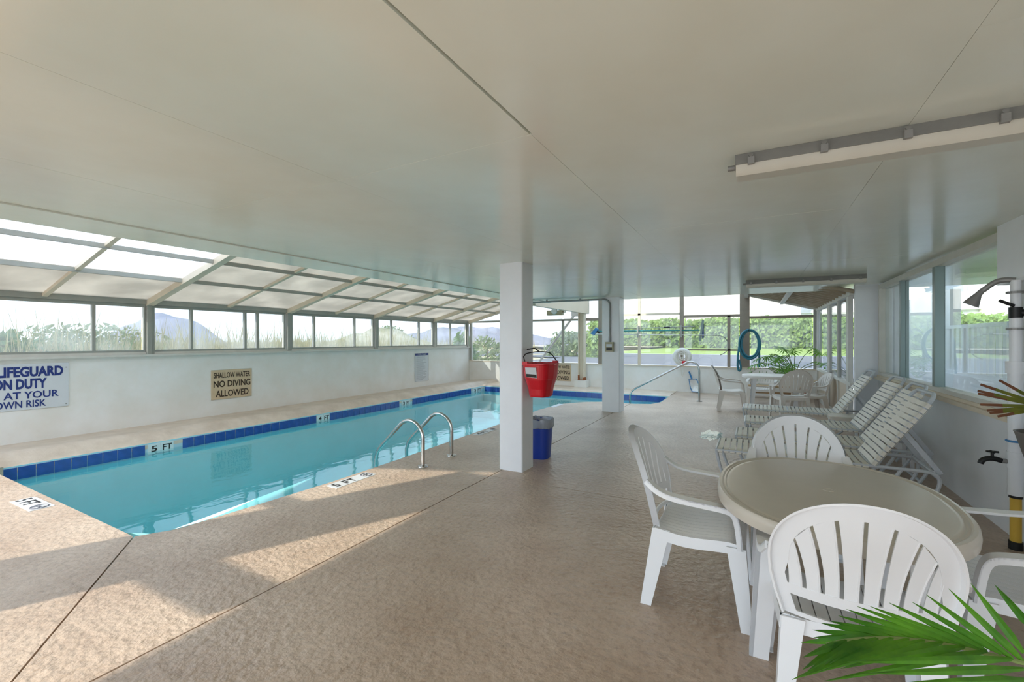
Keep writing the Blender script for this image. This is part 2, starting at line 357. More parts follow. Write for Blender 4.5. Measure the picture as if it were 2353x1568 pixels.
# deck depth markers let into the concrete
def deckmark(name, lab, cx, cy, w, h, rot, parts, sym=True):
    t = thing(name, lab, 'depth marker', (cx, cy, 0.0005), rot, 'depth markers on the pool deck')
    part('plate', B(-w/2, w/2, -h/2, h/2, -.002, .003), 'white_sign', t)
    for tx, x0, ww in parts: text(tx, 'black_paint', t, (x0, -h*.32, .0035), (0, 0, 0), h*.64, ww, bold=.02)
    if sym:
        m = MB(); r = h*.36; cx = w/2-h*.45
        m.tube(arc((cx, 0, .004), r, 0, 2*PI, 24, (1,0,0), (0,1,0))[:-1], .006, 6, closed=True); m.tube([(cx-r*.7, -r*.7, .004), (cx+r*.7, r*.7, .004)], .006, 6)
        m.tube([(cx-r*.6, r*.2, .004), (cx+r*.2, 0, .004), (cx+r*.6, -r*.3, .004)], .007, 6)
        part('no_diving_symbol', m, 'grey_print', t)
deckmark('depth_marker', 'white five foot deck marker with no diving symbol beside the ladder', -3.915, 3.55, .56, .17, PI/2, [('5', -.25, .06), ('FT', -.12, .16)])
deckmark('depth_marker', 'white deck marker set in the short end of the pool deck', -6.0, 1.60, .50, .17, 0.0, [('5', -.23, .05), ('FT', -.12, .15)])
deckmark('depth_marker', 'white four foot deck marker between the ladder and the nearer square column', -3.985, 6.47, .58, .13, PI/2, [('4', -.25, .07), ('FT', -.12, .18)])
deckmark('depth_marker', 'faded blank white deck marker between the two square columns', -4.10, 9.82, .60, .12, PI/2, [], False)

# ---- walls
wl = struct('wall_left', B(-9.62, XL, -1.6, 14.4, -.2, 1.26), 'white_paint')
struct('trim_1', B(-9.64, -9.37, -1.6, 14.12, 1.26, 1.295).box(-9.64, -9.43, -1.6, 14.12, 1.295, 1.335), 'frame_white')
struct('wall_far', B(-9.62, 1.62, YF, YF+.16, -.2, .745), 'white_paint')
struct('trim_2', B(-9.45, 1.45, YF-.03, YF+.16, .745, .775), 'frame_cream')
# right main wall with the window opening y 4.88..9.18, z .97..2.40
struct('wall_right', MB().box(XR, XR+.16, -2.5, 9.35, -.2, .93).box(XR, XR+.16, 9.19, 9.35, .93, CEIL).box(XR, XR+.16, -2.5, 4.86, .93, CEIL), 'white_gloss')
struct('wall_right_jog', B(1.47, XR+.1, 9.30, 9.42, -.2, CEIL), 'white_gloss')
struct('trim_3', B(1.70, XR+.2, 4.8, 9.19, .915, .955).box(1.735, XR+.2, 4.8, 9.19, .955, .985), 'frame_cream')
struct('trim_4', B(1.72, XR+.4, 2.4, 5.05, 1.985, CEIL), 'white_gloss')
# ---- ceiling panels with open seams and the slab above them
ceil = struct('ceiling', MB().box(-4.93, 2.0, YB, 10.15, CEIL+.03, CEIL+.3).box(2.0, 7, 3.2, 10.15, CEIL+.03, CEIL+.3), 'joint')
ex = [-4.36, -3.32, -2.1, -.872, .575, 1.95]; ey = [YB, -1.9, 1.80, 3.84, 6.28, 8.72, 10.15]
for i in range(5):
    for j in range(6):
        gx0 = .007 if (i == 3 and j < 2) else .0006; gx1 = .007 if (i == 2 and j < 2) else .0006
        part('panel', B(ex[i]+gx0, ex[i+1]-gx1, ey[j]+.0006, ey[j+1]-.0006, CEIL+random.uniform(-.0006, .0006), CEIL+.03), 'ceiling', ceil)
part('panel', B(1.951, 7, 3.2, 10.15, CEIL, CEIL+.03), 'ceiling', ceil)
struct('trim_5', B(-4.93, -4.37, YB, 10.15, CEIL-.012, CEIL+.32), 'ceiling')
struct('wall_upper', MB().box(-4.93, 2.0, YB, 10.15, CEIL+.3, 7.5).box(2.0, 9, 3.2, 10.15, CEIL+.3, 7.5), 'upper')

# ---- left lean-to: windows, posts, header, rafters, roof panels
SL = .264
zr = lambda x: 2.235+(x-XL)*SL
bays = [(-1.4, 1.25, [0.0]), (1.35, 3.93, [3.226]), (4.04, 6.61, [4.67, 5.70, 5.97]), (6.77, 9.32, [7.39, 8.65]), (9.49, 11.99, [10.05, 11.29]), (12.17, 13.97, [12.98])]
def winframe(name, y0, y1, z0, z1, mul, x=XL-.02, fm='frame_grey', gm='glass'):
    w = struct(name, B(x-.035, x+.035, y0, y1, z0, z0+.035).box(x-.035, x+.035, y0, y1, z1-.05, z1).box(x-.035, x+.035, y0, y0+.03, z0+.035, z1-.05).box(x-.035, x+.035, y1-.03, y1, z0+.035, z1-.05), fm)
    ed = [y0+.03]+list(mul)+[y1-.03]
    for q in mul: part('mullion', B(x-.03, x+.035, q-.022, q+.022, z0+.035, z1-.05), fm, w)
    for a, b in zip(ed[:-1], ed[1:]): part('pane', B(x-.004, x+.002, a+.022, b-.022, z0+.035, z1-.05), gm, w)
    return w
for k, (a, b, mu) in enumerate(bays): winframe('window_%d' % (k+1), a, b, 1.335, 2.17, mu)
py = [1.30, 3.985, 6.69, 9.405, 12.08, 14.03, -1.45]
for k, q in enumerate(py):
    struct('trim_%d' % (10+k), B(XL-.06, XL+.07, q-.05, q+.02, 1.295, 2.2).box(XL-.06, XL+.03, q+.02, q+.075, 1.295, 2.2), 'frame_grey')
struct('trim_6', B(XL-.09, XL+.05, -1.6, 14.1, 2.17, 2.285), 'frame_grey')
roof = struct('roof_left', B(-9.75, -9.40, -1.6, 14.25, 2.285, 2.30), 'frame_grey')
main = [-1.45, 1.30, 3.985, 6.69, 9.36, 12.05, 14.08]; minor = [-.1, 2.64, 5.34, 8.0, 10.68, 13.05]
def rafter(y, w, d, x0=XL, x1=-4.93):
    m = MB(); vs = []
    for x in (x0, x1):
        z = zr(x); vs.append([(x, y-w/2, z-d), (x, y+w/2, z-d), (x, y+w/2, z), (x, y-w/2, z)])
    m.add(vs[0]+vs[1], [(0,1,2,3), (7,6,5,4), (0,4,5,1), (1,5,6,2), (2,6,7,3), (3,7,4,0)]); return m
for q in main: part('rafter', rafter(q, .11, .10), 'frame_cream', roof)
for q in minor: part('rafter', rafter(q, .06, .05), 'frame_cream', roof)
for x in (-8.25, -7.35, -6.2): part('purlin', B(x-.025, x+.025, -1.45, 14.1, zr(x)-.065, zr(x)-.005), 'frame_grey', roof)
ry = sorted(main+minor); rx = [XL-.25, -8.25, -7.35, -6.2, -4.93]
for a, b in zip(ry[:-1], ry[1:]):
    for i in range(4):
        x0, x1 = rx[i]+.004, rx[i+1]-.004
        h0, h1 = zr(x0), zr(x1)
        part('roof_panel', MB().hexa([(x0, a+.004, h0+.005), (x1, a+.004, h1+.005), (x1, b-.004, h1+.005), (x0, b-.004, h0+.005)], [(x0, a+.004, h0+.012), (x1, a+.004, h1+.012), (x1, b-.004, h1+.012), (x0, b-.004, h0+.012)]), 'roof_panel_sky_glare' if (b < 4.2 and i > 0) else 'roof_panel', roof)
# near end of the lean-to (behind the viewpoint): pier, rail, glazed rest
yn = -1.6
struct('wall_near', MB().box(-5.95, -5.02, yn-.05, yn+.05, 0, 3.1).box(XL, -5.95, yn-.05, yn+.05, 0, .75).box(-5.02, -4.2, yn-.03, yn+.03, 1.57, 1.77).box(XL, -5.95, yn-.03, yn+.03, 2.2, 2.32), 'white_paint')
# ---- far end: posts, rails, panes
def farpost(k, x0, x1, z0, z1, m='frame_brown', d=.06): return struct('trim_%d' % k, B(x0, x1, YF-.03, YF+d, z0, z1), m)
farpost(20, XL, -9.36, .775, 2.3, 'frame_grey'); farpost(21, -4.46, -4.29, .775, 3.5, 'frame_brown', .1)
farpost(22, -1.97, -1.85, .775, 3.5); farpost(23, -.37, -.12, .775, 3.5, 'frame_brown', .12); farpost(24, 1.36, 1.47, .775, 2.45, 'frame_grey')
def farwin(k, x0, x1, z0, rails, muls, ztop0, ztop1, fm, gm='glass_clear'):
    # frame with vertical bars (x, z0, z1) and rails (z, x0, x1); the pane top may slope
    w = struct('window_%d' % k, B(x0, x1, YF, YF+.05, z0, z0+.03), fm)
    for z, a, b, t in rails: part('rail', B(a, b, YF, YF+.05, z-t/2, z+t/2), fm, w)
    for x, a, b in muls: part('mullion', B(x-.04, x+.04, YF, YF+.05, a, b), fm, w)
    y = YF+.022
    xs = sorted([x0]+[q[0] for q in muls]+[x1])
    zt = lambda x: ztop0+(ztop1-ztop0)*(x-x0)/(x1-x0)
    for a, b in zip(xs[:-1], xs[1:]):
        zs = [z0+.03]+sorted(q[0] for q in rails if q[1] <= a+.01 and q[2] >= b-.01)
        for i, zz in enumerate(zs):
            if i+1 < len(zs): ta = tb = zs[i+1]-.02
            else: ta, tb = zt(a), zt(b)
            part('pane', MB().add([(a+.02, y, zz+.02), (b-.02, y, zz+.02), (b-.02, y, tb), (a+.02, y, ta), (a+.02, y+.006, zz+.02), (b-.02, y+.006, zz+.02), (b-.02, y+.006, tb), (a+.02, y+.006, ta)], [(0,1,2,3), (7,6,5,4), (0,4,5,1), (1,5,6,2), (2,6,7,3), (3,7,4,0)]), gm, w)
    return w
farwin(11, -9.36, -4.95, .745, [(2.215, -9.36, -4.95, .07)], [(-5.70, .775, 2.215)], 2.25, 3.40, 'frame_grey')
farwin(12, -4.95, -4.46, .745, [(2.21, -4.95, -4.46, .09)], [], 3.4, 3.4, 'frame_brown')
farwin(13, -4.29, -1.97, .745, [(2.33, -4.29, -1.97, .06)], [(-3.16, .775, 3.4)], 3.4, 3.4, 'frame_cream')
farwin(14, -1.85, -.37, .745, [(2.235, -1.85, -.37, .07), (1.255, -1.85, -.37, .05)], [(-.645, .775, 2.235)], 3.4, 3.4, 'frame_brown')
farwin(15, -.12, 1.36, .745, [(2.17, -.12, 1.36, .07)], [], 2.80, 2.36, 'frame_brown')
struct('trim_30', MB().hexa([(-4.93, 10.15, 2.40), (-4.80, 10.15, 2.40), (-4.80, 14.3, 2.40), (-4.93, 14.3, 2.40)], [(-4.93, 10.15, 3.5), (-4.80, 10.15, 3.5), (-4.80, 14.3, 3.5), (-4.93, 14.3, 3.5)]), 'beige_panel')
struct('roof_center', B(-4.9, -.1, 10.15, 14.35, 3.5, 3.56), 'glass_right')
# right lean-to roof of ribbed panels
zrr = lambda x: 2.78-(x+.15)*.277
rr = struct('roof_right', MB().hexa([(-.15, YF-.06, zrr(-.15)-.02), (1.5, YF-.06, zrr(1.5)-.02), (1.5, YF+.07, zrr(1.5)-.02), (-.15, YF+.07, zrr(-.15)-.02)], [(-.15, YF-.06, zrr(-.15)+.07), (1.5, YF-.06, zrr(1.5)+.07), (1.5, YF+.07, zrr(1.5)+.07), (-.15, YF+.07, zrr(-.15)+.07)]), 'frame_white')
y = 9.4
while y < 14.2:
    a, b = y, min(y+.39, 14.15)
    part('roof_panel', MB().hexa([(-.15, a, zrr(-.15)+.04), (1.6, a, zrr(1.6)+.04), (1.6, b, zrr(1.6)+.04), (-.15, b, zrr(-.15)+.04)], [(-.15, a, zrr(-.15)+.07), (1.6, a, zrr(1.6)+.07), (1.6, b, zrr(1.6)+.07), (-.15, b, zrr(-.15)+.07)]), 'roof_rib', rr)
    part('rib', MB().hexa([(-.15, a-.03, zrr(-.15)-.0), (1.6, a-.03, zrr(1.6)-.0), (1.6, a+.03, zrr(1.6)-.0), (-.15, a+.03, zrr(-.15)-.0)], [(-.15, a-.03, zrr(-.15)+.045), (1.6, a-.03, zrr(1.6)+.045), (1.6, a+.03, zrr(1.6)+.045), (-.15, a+.03, zrr(-.15)+.045)]), 'roof_rib', rr)
    y += .40
part('purlin', B(.60, .68, 10.2, 14.1, zrr(.64)-.06, zrr(.64)-.0), 'frame_white', rr)
struct('trim_31', B(-.25, -.15, 10.15, 14.2, 2.72, 3.5), 'frame_white')
# right side glazed screen with door, x = 1.45
sc = struct('window_16', B(1.42, 1.50, 9.42, YF, 0, .10).box(1.42, 1.50, 9.42, YF, .76, .82).box(1.41, 1.51, 9.42, YF, 2.30, 2.38), 'frame_white')
for q, wd, mm in ((14.1, .10, 'frame_white'), (12.15, .10, 'frame_white'), (12.0, .05, 'frame_white'), (10.8, .06, 'frame_white'), (9.72, .2, 'frame_white')):
    part('upright', B(1.425, 1.495, q-wd/2, q+wd/2, .10, 2.30), mm, sc)
for a, b in ((12.2, 14.05), (10.83, 11.97), (9.82, 10.77)):
    part('pane', B(1.455, 1.461, a, b, .82, 2.30), 'glass_clear', sc); part('kick_panel', B(1.455, 1.465, a, b, .10, .76), 'beige_panel', sc)
# right wall sliding window
rw = struct('window_17', B(XR-.03, XR+.1, 4.86, 9.19, .985, 1.03).box(XR-.03, XR+.1, 4.86, 9.19, 2.36, 2.43).box(XR-.03, XR+.1, 9.12, 9.19, 1.03, 2.36).box(XR-.03, XR+.1, 4.86, 4.92, 1.03, 2.36), 'frame_white')
part('mullion', B(XR-.02, XR+.07, 7.96, 8.02, 1.03, 2.36), 'frame_green', rw)
part('mullion', B(XR-.025, XR+.06, 6.60, 6.69, 1.03, 2.36), 'frame_green', rw)
for a, b, x in ((8.02, 9.12, .05), (6.69, 7.96, .03), (4.92, 6.60, .05)): part('pane', B(XR+x, XR+x+.006, a, b, 1.03, 2.36), 'glass_right', rw)
# breezeway behind the sliding window
struct('wall_breezeway', MB().box(3.1, 3.25, 10.9, 16, 0, 2.46).box(1.96, 2.1, 9.2, 12.4, 0, 2.46).box(3.0, 3.1, 3, 10.9, 0, .96), 'white_gloss')
bz = thing('picket_railing', 'white slatted railing seen through the sliding window', 'railing', (3.05, 0, 0))
part('top_rail', B(-.03, .03, 5.5, 10.9, 1.74, 1.80), 'white_gloss', bz); part('bottom_rail', B(-.03, .03, 5.5, 10.9, .96, 1.02), 'white_gloss', bz)
pk = B(-.015, .015, -.055, .055, 1.02, 1.74).mesh('picket', 'white_gloss')
for k in range(26): o = link('picket', pk, bz); o.location = (0, 5.62+k*.205, 0)

bzh = MB(); R0 = random.Random(77)
for _ in range(5000):
    p = Vector((6.0+R0.uniform(-.5, .4), R0.uniform(5, 26), R0.uniform(.25, 2.0))); u = Vector((R0.gauss(0, 1), R0.gauss(0, 1), R0.gauss(0, 1))).normalized(); v = u.orthogonal().normalized(); q = R0.uniform(.06, .14)
    bzh.add([p-u*q*.6, p+v*q, p+u*q*.6, p-v*q], [(0, 1, 2, 3)])
hh = thing('hedge', 'shaded hedge glimpsed between the white pickets', 'hedge', (0, 0, 0)); o = part('foliage', bzh, 'hedge_leaf', hh); o['kind'] = 'stuff'
part('core', B(6.0, 6.5, 5, 26, .25, 1.9), 'leaf', hh)
# ---- square columns
for nm, (cx, cy) in enumerate(((-2.54, 4.83), (-2.72, 9.70))):
    w = .155 if nm == 0 else .19
    struct('column_%d' % (nm+1), MB().prism([(cx-w+.01, cy-w*.95), (cx+w-.01, cy-w*.95), (cx+w, cy-w*.95+.01), (cx+w, cy+w*.9), (cx-w, cy+w*.9), (cx-w, cy-w*.95+.01)], 0, CEIL), 'white_gloss')

# ================================================================== THINGS
# ---- monobloc chair
def chair_mesh_parts():
    P = {}
    def yb(z, x): return -.215-.20*max(0, z-.44)/.54*1.0*.75-.02+.9*x*x     # back surface
    # outline of the back (arch)
    def outl(t):   # t 0..1 left foot of the arch to right
        a = PI*(1-t); return (.285*math.cos(a), .70+.28*math.sin(a)**.92 if math.sin(a) > 0 else .70)
    N = 28
    out = [(-.235, .46), (-.262, .55), (-.28, .63)]+[outl(i/N) for i in range(N+1)]+[(.28, .63), (.262, .55), (.235, .46)]
    c = (0, .66)
    inn = []
    for x, z in out:
        if z <= .64: inn.append((x*(1-.045/abs(x)) if x else 0, z))
        else:
            d = math.hypot(x, z-.66); k = max(0, (d-.062)/d); inn.append((x*k, .66+(z-.66)*k))
    p3 = lambda q: Vector((q[0], yb(q[1], q[0]), q[1]))
    m = MB()
    m.band([p3(q) for q in out], [p3(q) for q in inn], (0, 1, 0), .010)
    # rolled lip running round the outer edge, turned backwards
    lip = [p3(q)+Vector((0, .002, 0)) for q in out]
    back = []
    for q in out:
        dx, dz = (q[0], max(0, q[1]-.66)); L = math.hypot(dx, dz) or 1
        back.append(p3(q)+Vector((dx/L*.010, -.034, dz/L*.010)))
    m.band(lip, back, (0, 0, .0), .0); 
    nl = [Vector((q[0], 0, max(0.001, q[1]-.66))).normalized() for q in out]
    m.band(lip, back, nl, .008)
    # bottom cross bar and lower bar of the back
    for za, zc in ((.545, .59), (.455, .475)):
        xs = [-.235+.47*i/10 for i in range(11)]
        m.band([p3((x*1.05 if za > .5 else x, za)) for x in xs], [p3((x*1.05 if za > .5 else x, zc)) for x in xs], (0, 1, 0), .010)
    P['back_frame'] = (m, 'plastic', True)
    sl = []
    n = 8; gp = .0082
    def bound(j, s_):       # curved boundary between neighbouring slats, spreading from the bar to the arch
        f = (j-n/2)/(n/2); xb = f*.228; a = PI/2-f*1.50; xt = .232*math.cos(a); zt = .685+.240*math.sin(a)
        return (xb+(xt-xb)*s_**1.8, .578+(zt-.578)*s_)
    for i in range(n):
        mm = MB(); A = []; Bq = []
        for k in range(13):
            q0 = bound(i, k/12); q1 = bound(i+1, k/12); d = Vector((q1[0]-q0[0], q1[1]-q0[1])); L = d.length; e = d/L*min(gp, L*.3)
            A.append(p3((q0[0]+e.x, q0[1]+e.y))); Bq.append(p3((q1[0]-e.x, q1[1]-e.y)))
        mm.band(A, Bq, (0, 1, 0), .008)
        mm.tube([b+Vector((0, -.007, 0)) for b in Bq], .0035, 6)
        sl.append(mm)
    P['slats'] = sl
    # seat: ribs running front to back, dished, waterfall front
    m = MB(); seat_slats = []
    def zs(y, x): return .445-.022*math.exp(-((y+.05)/.16)**2)+.012*(x/.22)**2-(max(0, y-.19)**2)*9
    ny = [-.215+.46*i/14 for i in range(15)]
    nS = 9
    for i in range(nS):
        mm = MB(); x0 = -.215+.43*i/nS; x1 = -.215+.43*(i+1)/nS
        k = lambda y: 1+.10*(y+.2)/.45
        mm.band([(x0*k(y)+.0025, y, zs(y, x0)) for y in ny], [(x1*k(y)-.0025, y, zs(y, x1)) for y in ny], (0, 0, 1), .010)
        seat_slats.append(mm)
    P['seat_slats'] = seat_slats
    for sgn in (-1, 1):
        A = [(sgn*.215*(1+.10*(y+.2)/.45), y, zs(y, .215)) for y in ny]; Bq = [(sgn*.25*(1+.10*(y+.2)/.45), y, zs(y, .25)-.003) for y in ny]; Cq = [(b[0]+sgn*.004, b[1], b[2]-.06) for b in Bq]
        m.band(A, Bq, (0, 0, 1), .010); m.band(Bq, Cq, (sgn, 0, 0), .008)
    xs = [-.26+.52*i/10 for i in range(11)]
    m.band([(x, .245, zs(.245, x)) for x in xs], [(x, .258, zs(.245, x)-.065) for x in xs], (0, 1, 0), .008)
    m.band([(x*.9, -.215, .445) for x in xs], [(x*.9, -.222, .385) for x in xs], (0, -1, 0), .008)
    m.box(-.2, .2, -.2, .22, .405, .412)
    P['seat_frame'] = (m, 'plastic', True)
    # armrests: flow out of the arch and turn down into the front legs
    arms = []; legs = []
    for sgn in (-1, 1):
        path = smoothpath([p3((sgn*.283, .74)), Vector((sgn*.292, -.185, .692)), Vector((sgn*.300, -.10, .672)), Vector((sgn*.303, .05, .664)), Vector((sgn*.298, .165, .655)), Vector((sgn*.292, .215, .632)), Vector((sgn*.286, .236, .56)), Vector((sgn*.276, .248, .43))], 2)
        A = []; Bq = []; nn = []; D = []
        for i, q in enumerate(path):
            d = (path[min(i+1, len(path)-1)]-path[max(i-1, 0)]).normalized(); side = Vector((1, 0, 0)); side = (side-d*side.dot(d)).normalized(); nr = side.cross(d)
            if nr.z < -.05 or (abs(nr.z) <= .3 and nr.y < 0): nr = -nr
            s = i/(len(path)-1); w = .020+.012*math.sin(PI*min(1, s*1.3))
            A.append(q-side*w); Bq.append(q+side*w); nn.append(nr)
            D.append((Bq[-1] if sgn > 0 else A[-1])-nr*.030)
        mm = MB(); mm.band(A, Bq, nn, .010)
        E = Bq if sgn > 0 else A
        mm.band(E, D, (sgn, 0, 0), .008)
        arms.append(mm)
        def leg(top, bot, wt, wb, fy):
            l = MB(); tx, ty, tz = top; bx, by, bz = bot
            # two thin tapered plates at right angles
            l.hexa([(bx-sgn*wb, by, bz), (bx, by, bz), (bx, by+fy*.008, bz), (bx-sgn*wb, by+fy*.008, bz)], [(tx-sgn*wt, ty, tz), (tx, ty, tz), (tx, ty+fy*.008, tz), (tx-sgn*wt, ty+fy*.008, tz)])
            l.hexa([(bx-sgn*.008, by-fy*wb*1.15, bz), (bx, by-fy*wb*1.15, bz), (bx, by, bz), (bx-sgn*.008, by, bz)], [(tx-sgn*.008, ty-fy*wt*1.15, tz), (tx, ty-fy*wt*1.15, tz), (tx, ty, tz), (tx-sgn*.008, ty, tz)])
            l.box(bx-sgn*wb if sgn > 0 else bx, bx if sgn > 0 else bx+wb, min(by, by-fy*wb), max(by, by-fy*wb), 0, .006)
            return l
        legs.append(leg((sgn*.288, .252, .435), (sgn*.300, .285, 0), .075, .042, 1))
        legs.append(leg((sgn*.245, -.222, .445), (sgn*.275, -.285, 0), .080, .046, -1))
    P['arms'] = arms; P['legs'] = legs
    return P
CP = chair_mesh_parts()
def make_chair(label, loc, rotz, group, m='plastic'):
    t = thing('plastic_armchair', label, 'chair', loc, rotz, group)
    part('backrest', CP['back_frame'][0], m, t, True); part('seat', CP['seat_frame'][0], m, t, True)
    for s in CP['slats']: part('back_slat', s, m, t, True)
    for s in CP['seat_slats']: part('seat_slat', s, m, t, True)
    for s in CP['arms']: part('armrest', s, m, t, True)
    for s in CP['legs']: part('leg', s, m, t)
    return t
G1 = 'white plastic armchairs'
ch = make_chair('white plastic armchair seen from behind, under the palm frond', (.34, 2.33, 0), 0, G1)
dup(ch, 'white plastic armchair in full side view, standing clear of the oval table end', (-.30, 2.97, 0), -PI/2)
dup(ch, 'white plastic armchair with only its backrest showing beyond the big oval table', (.27, 3.60, 0), PI)
dup(ch, 'white plastic armchair cut off by the picture edge, its arm in front of the pipe', (1.07, 2.92, 0), PI/2)
chf = make_chair('white armchair in side view at the far patio table, near the handrail', (-.45, 11.0, 0), -PI/2+.08, G1, 'plastic_old')
dup(chf, 'white armchair seen from behind at the far patio table', (.62, 10.35, 0), .28)
dup(chf, 'white armchair facing the handrail beside the hanging split-leaf plant', (1.02, 11.35, 0), PI/2+.25, (1, 1, .88))
dup(chf, 'white armchair half hidden behind the far patio table', (.15, 12.55, 0), PI-.1, (1, 1, .85))

# ---- oval table
def sup(t, a, b, e=.87):
    c, s = math.cos(t), math.sin(t); return (a*math.copysign(abs(c)**e, c), b*math.copysign(abs(s)**e, s))
def make_table(label, loc, a, b, topm):
    t = thing('oval_table', label, 'table', loc, 0, 'white plastic patio tables')
    n = 56; rings = [(0.0, .752), (.6, .752), (.88, .752), (.90, .752), (.915, .749), (.93, .752), (.945, .749), (.96, .754), (.985, .752), (1.0, .742), (1.006, .72), (1.0, .69), (.985, .69), (.985, .735), (0.0, .738)]
    m = MB()
    for k, z in rings:
        for i in range(n):
            x, y = sup(2*PI*i/n, a-(1-k)*min(a, b) if k > .5 else a*k, b-(1-k)*min(a, b) if k > .5 else b*k); m.v.append((x, y, z))
    for r in range(len(rings)-1):
        for i in range(n): m.f.append((r*n+i, r*n+(i+1) % n, (r+1)*n+(i+1) % n, (r+1)*n+i))
    part('tabletop', m, topm, t, True)
    part('hole_plug', MB().lathe([(.0, .0), (.028, .0), (.028, .0035), (.022, .0035), (.022, .002), (0, .002)], 20, (0, 0, .7515)), topm, t, True)
    for sx in (-1, 1):
        for sy in (-1, 1):
            l = MB(); tx, ty = sx*(a-.20), sy*(b-.25); bx, by = sx*(a-.16), sy*(b-.29)
            wt, wb = .055, .042
            for dx0, dx1, dy0, dy1 in ((0, 1, 0, .22), (0, .22, 0, 1)):
                l.hexa([(bx-sx*wb*2*dx0, by-sy*wb*2*dy0, 0), (bx-sx*wb*2*dx1, by-sy*wb*2*dy0, 0), (bx-sx*wb*2*dx1, by-sy*wb*2*dy1, 0), (bx-sx*wb*2*dx0, by-sy*wb*2*dy1, 0)], [(tx-sx*wt*2*dx0, ty-sy*wt*2*dy0, .737), (tx-sx*wt*2*dx1, ty-sy*wt*2*dy0, .737), (tx-sx*wt*2*dx1, ty-sy*wt*2*dy1, .737), (tx-sx*wt*2*dx0, ty-sy*wt*2*dy1, .737)])
            part('leg', l, 'plastic', t)
    return t
make_table('big oval white patio table, ceiling reflection tinted into its glossy top', (.345, 2.90, 0), .53, .69, 'plastic_ceiling_tint')
make_table('oval white patio table far off by the hose', (.38, 11.75, 0), .64, .52, 'plastic_old')

# ---- puddle on the deck
m = MB(); n = 30; R4 = random.Random(9)
m.v = [(-.62+.17*math.cos(2*PI*i/n)*(1+R4.uniform(-.25, .25)), 7.95+.42*math.sin(2*PI*i/n)*(1+R4.uniform(-.25, .25)), .0035) for i in range(n)]+[(-.62, 7.95, .0035)]
m.f = [(i, (i+1) % n, n) for i in range(n)]
single('puddle', m, 'water', 'small shiny puddle on the deck near the lounger feet', 'puddle')
# ---- strap loungers
def make_lounger(label):
    t = thing('sun_lounger', label, 'sun lounger', (0, 0, 0), 0, 'white strap sun loungers')
    hw = .30; zb_ = .37; L = 1.32
    m = MB()
    for s in (-1, 1): m.tube([(0, s*hw, zb_), (L+.37, s*hw, zb_)], .017, 8)
    for x in (0.0, .66, L): m.tube([(x, -hw, zb_), (x, hw, zb_)], .015, 8)
    part('bed_frame', m, 'tube_white', t, True)
    bd = Vector((.56, 0, .83)).normalized()
    # back frame with open grip at the head
    hx = Vector((L, 0, zb_)); bl = .83
    pts = [hx+Vector((0, -hw+.01, 0)), hx+bd*(bl-.07)+Vector((0, -hw+.01, 0))]+[hx+bd*(bl-.03)+Vector((0, -hw+.03, 0)), hx+bd*bl+Vector((0, -hw+.08, 0)), hx+bd*bl+Vector((0, hw-.08, 0)), hx+bd*(bl-.03)+Vector((0, hw-.03, 0)), hx+bd*(bl-.07)+Vector((0, hw-.01, 0)), hx+Vector((0, hw-.01, 0))]
    part('back_frame', MB().tube(pts, .017, 8), 'tube_white', t, True)
    # legs: one bent tube each
    def leg(pts): part('leg', MB().tube(smoothpath(pts, 2), .016, 8), 'tube_white', t, True)
    for s in (-1, 1):
        leg([(.0, s*hw, zb_), (.03, s*hw, .2), (.10, s*hw*.98, .015)])
        leg([(L+.36, s*hw, zb_), (L+.45, s*hw, zb_-.01), (L+.49, s*hw, zb_-.07), (L+.45, s*hw, .16), (L+.36, s*hw, .015)])
        leg([(L+.22, s*hw, zb_), (L+.13, s*hw, .20), (L+.0, s*hw, .06), (L-.10, s*hw, .02)])
    part('foot_rail', MB().tube([(.10, -hw, .018), (.10, hw, .018)], .013, 8), 'tube_white', t, True)
    part('rear_rail', MB().tube([(L+.40, -hw, .07), (L+.40, hw, .07)], .015, 8).tube([(L+.44, -hw, zb_), (L+.44, hw, zb_)], .014, 8), 'tube_white', t, True)
    # slotted prop arms from the back frame down to the end of the side rails
    for s in (-1, 1):
        a = hx+bd*.42; b = Vector((L+.50, 0, zb_-.02)); d = (b-a).normalized(); up = d.cross(Vector((0, 1, 0)))
        A = [a+Vector((0, s*(hw-.05), 0))+up*.02, b+Vector((0, s*(hw-.05), 0))+up*.02]; C = [q-up*.04 for q in A]
        part('prop_arm', MB().band(A, C, (0, 1, 0), .014), 'tube_white', t)
    me = None
    def strapmesh(w):
        m = MB(); ys = [-hw-.02, -hw-.012, -hw+.005, -hw*.5, 0, hw*.5, hw-.005, hw+.012, hw+.02]
        zz = [-.012, .012, .020, .012, .009, .012, .020, .012, -.012]
        m.band([(-w/2, y, z) for y, z in zip(ys, zz)], [(w/2, y, z) for y, z in zip(ys, zz)], (0, 0, 1), .004)
        m.band([(-w/2, y, -.020) for y in (-hw-.018, -hw+.10)], [(w/2, y, -.020) for y in (-hw-.018, -hw+.10)], (0, 0, 1), .003)
        return m.mesh('strap', 'strap', True)
    sm = strapmesh(.044)
    n = 22
    for i in range(n):
        o = link('strap', sm, t); o.location = (.035+(L-.06)*i/(n-1)*.985, 0, zb_)
    nb = 13; ang = math.atan2(bd.z, bd.x)
    for i in range(nb):
        o = link('strap', sm, t); q = hx+bd*(.04+(bl-.16)*i/(nb-1)); o.location = q; o.rotation_euler = (0, -ang, 0)
    return t
lg = make_lounger('white strap lounger nearest the oval table, its back lowest in the row of four')
lg.location = (-.36, 5.60, 0); lg.rotation_euler = (0, 0, 0)
dup(lg, 'second white strap lounger from the oval table, half hidden by the one in front', (-.20, 6.44, 0), 0)
dup(lg, 'third white strap lounger from the oval table, between the two low side tables', (-.12, 7.56, 0), .01)
dup(lg, 'last white strap lounger of the row, next to the glazed screen', (-.17, 8.95, 0), -.015)
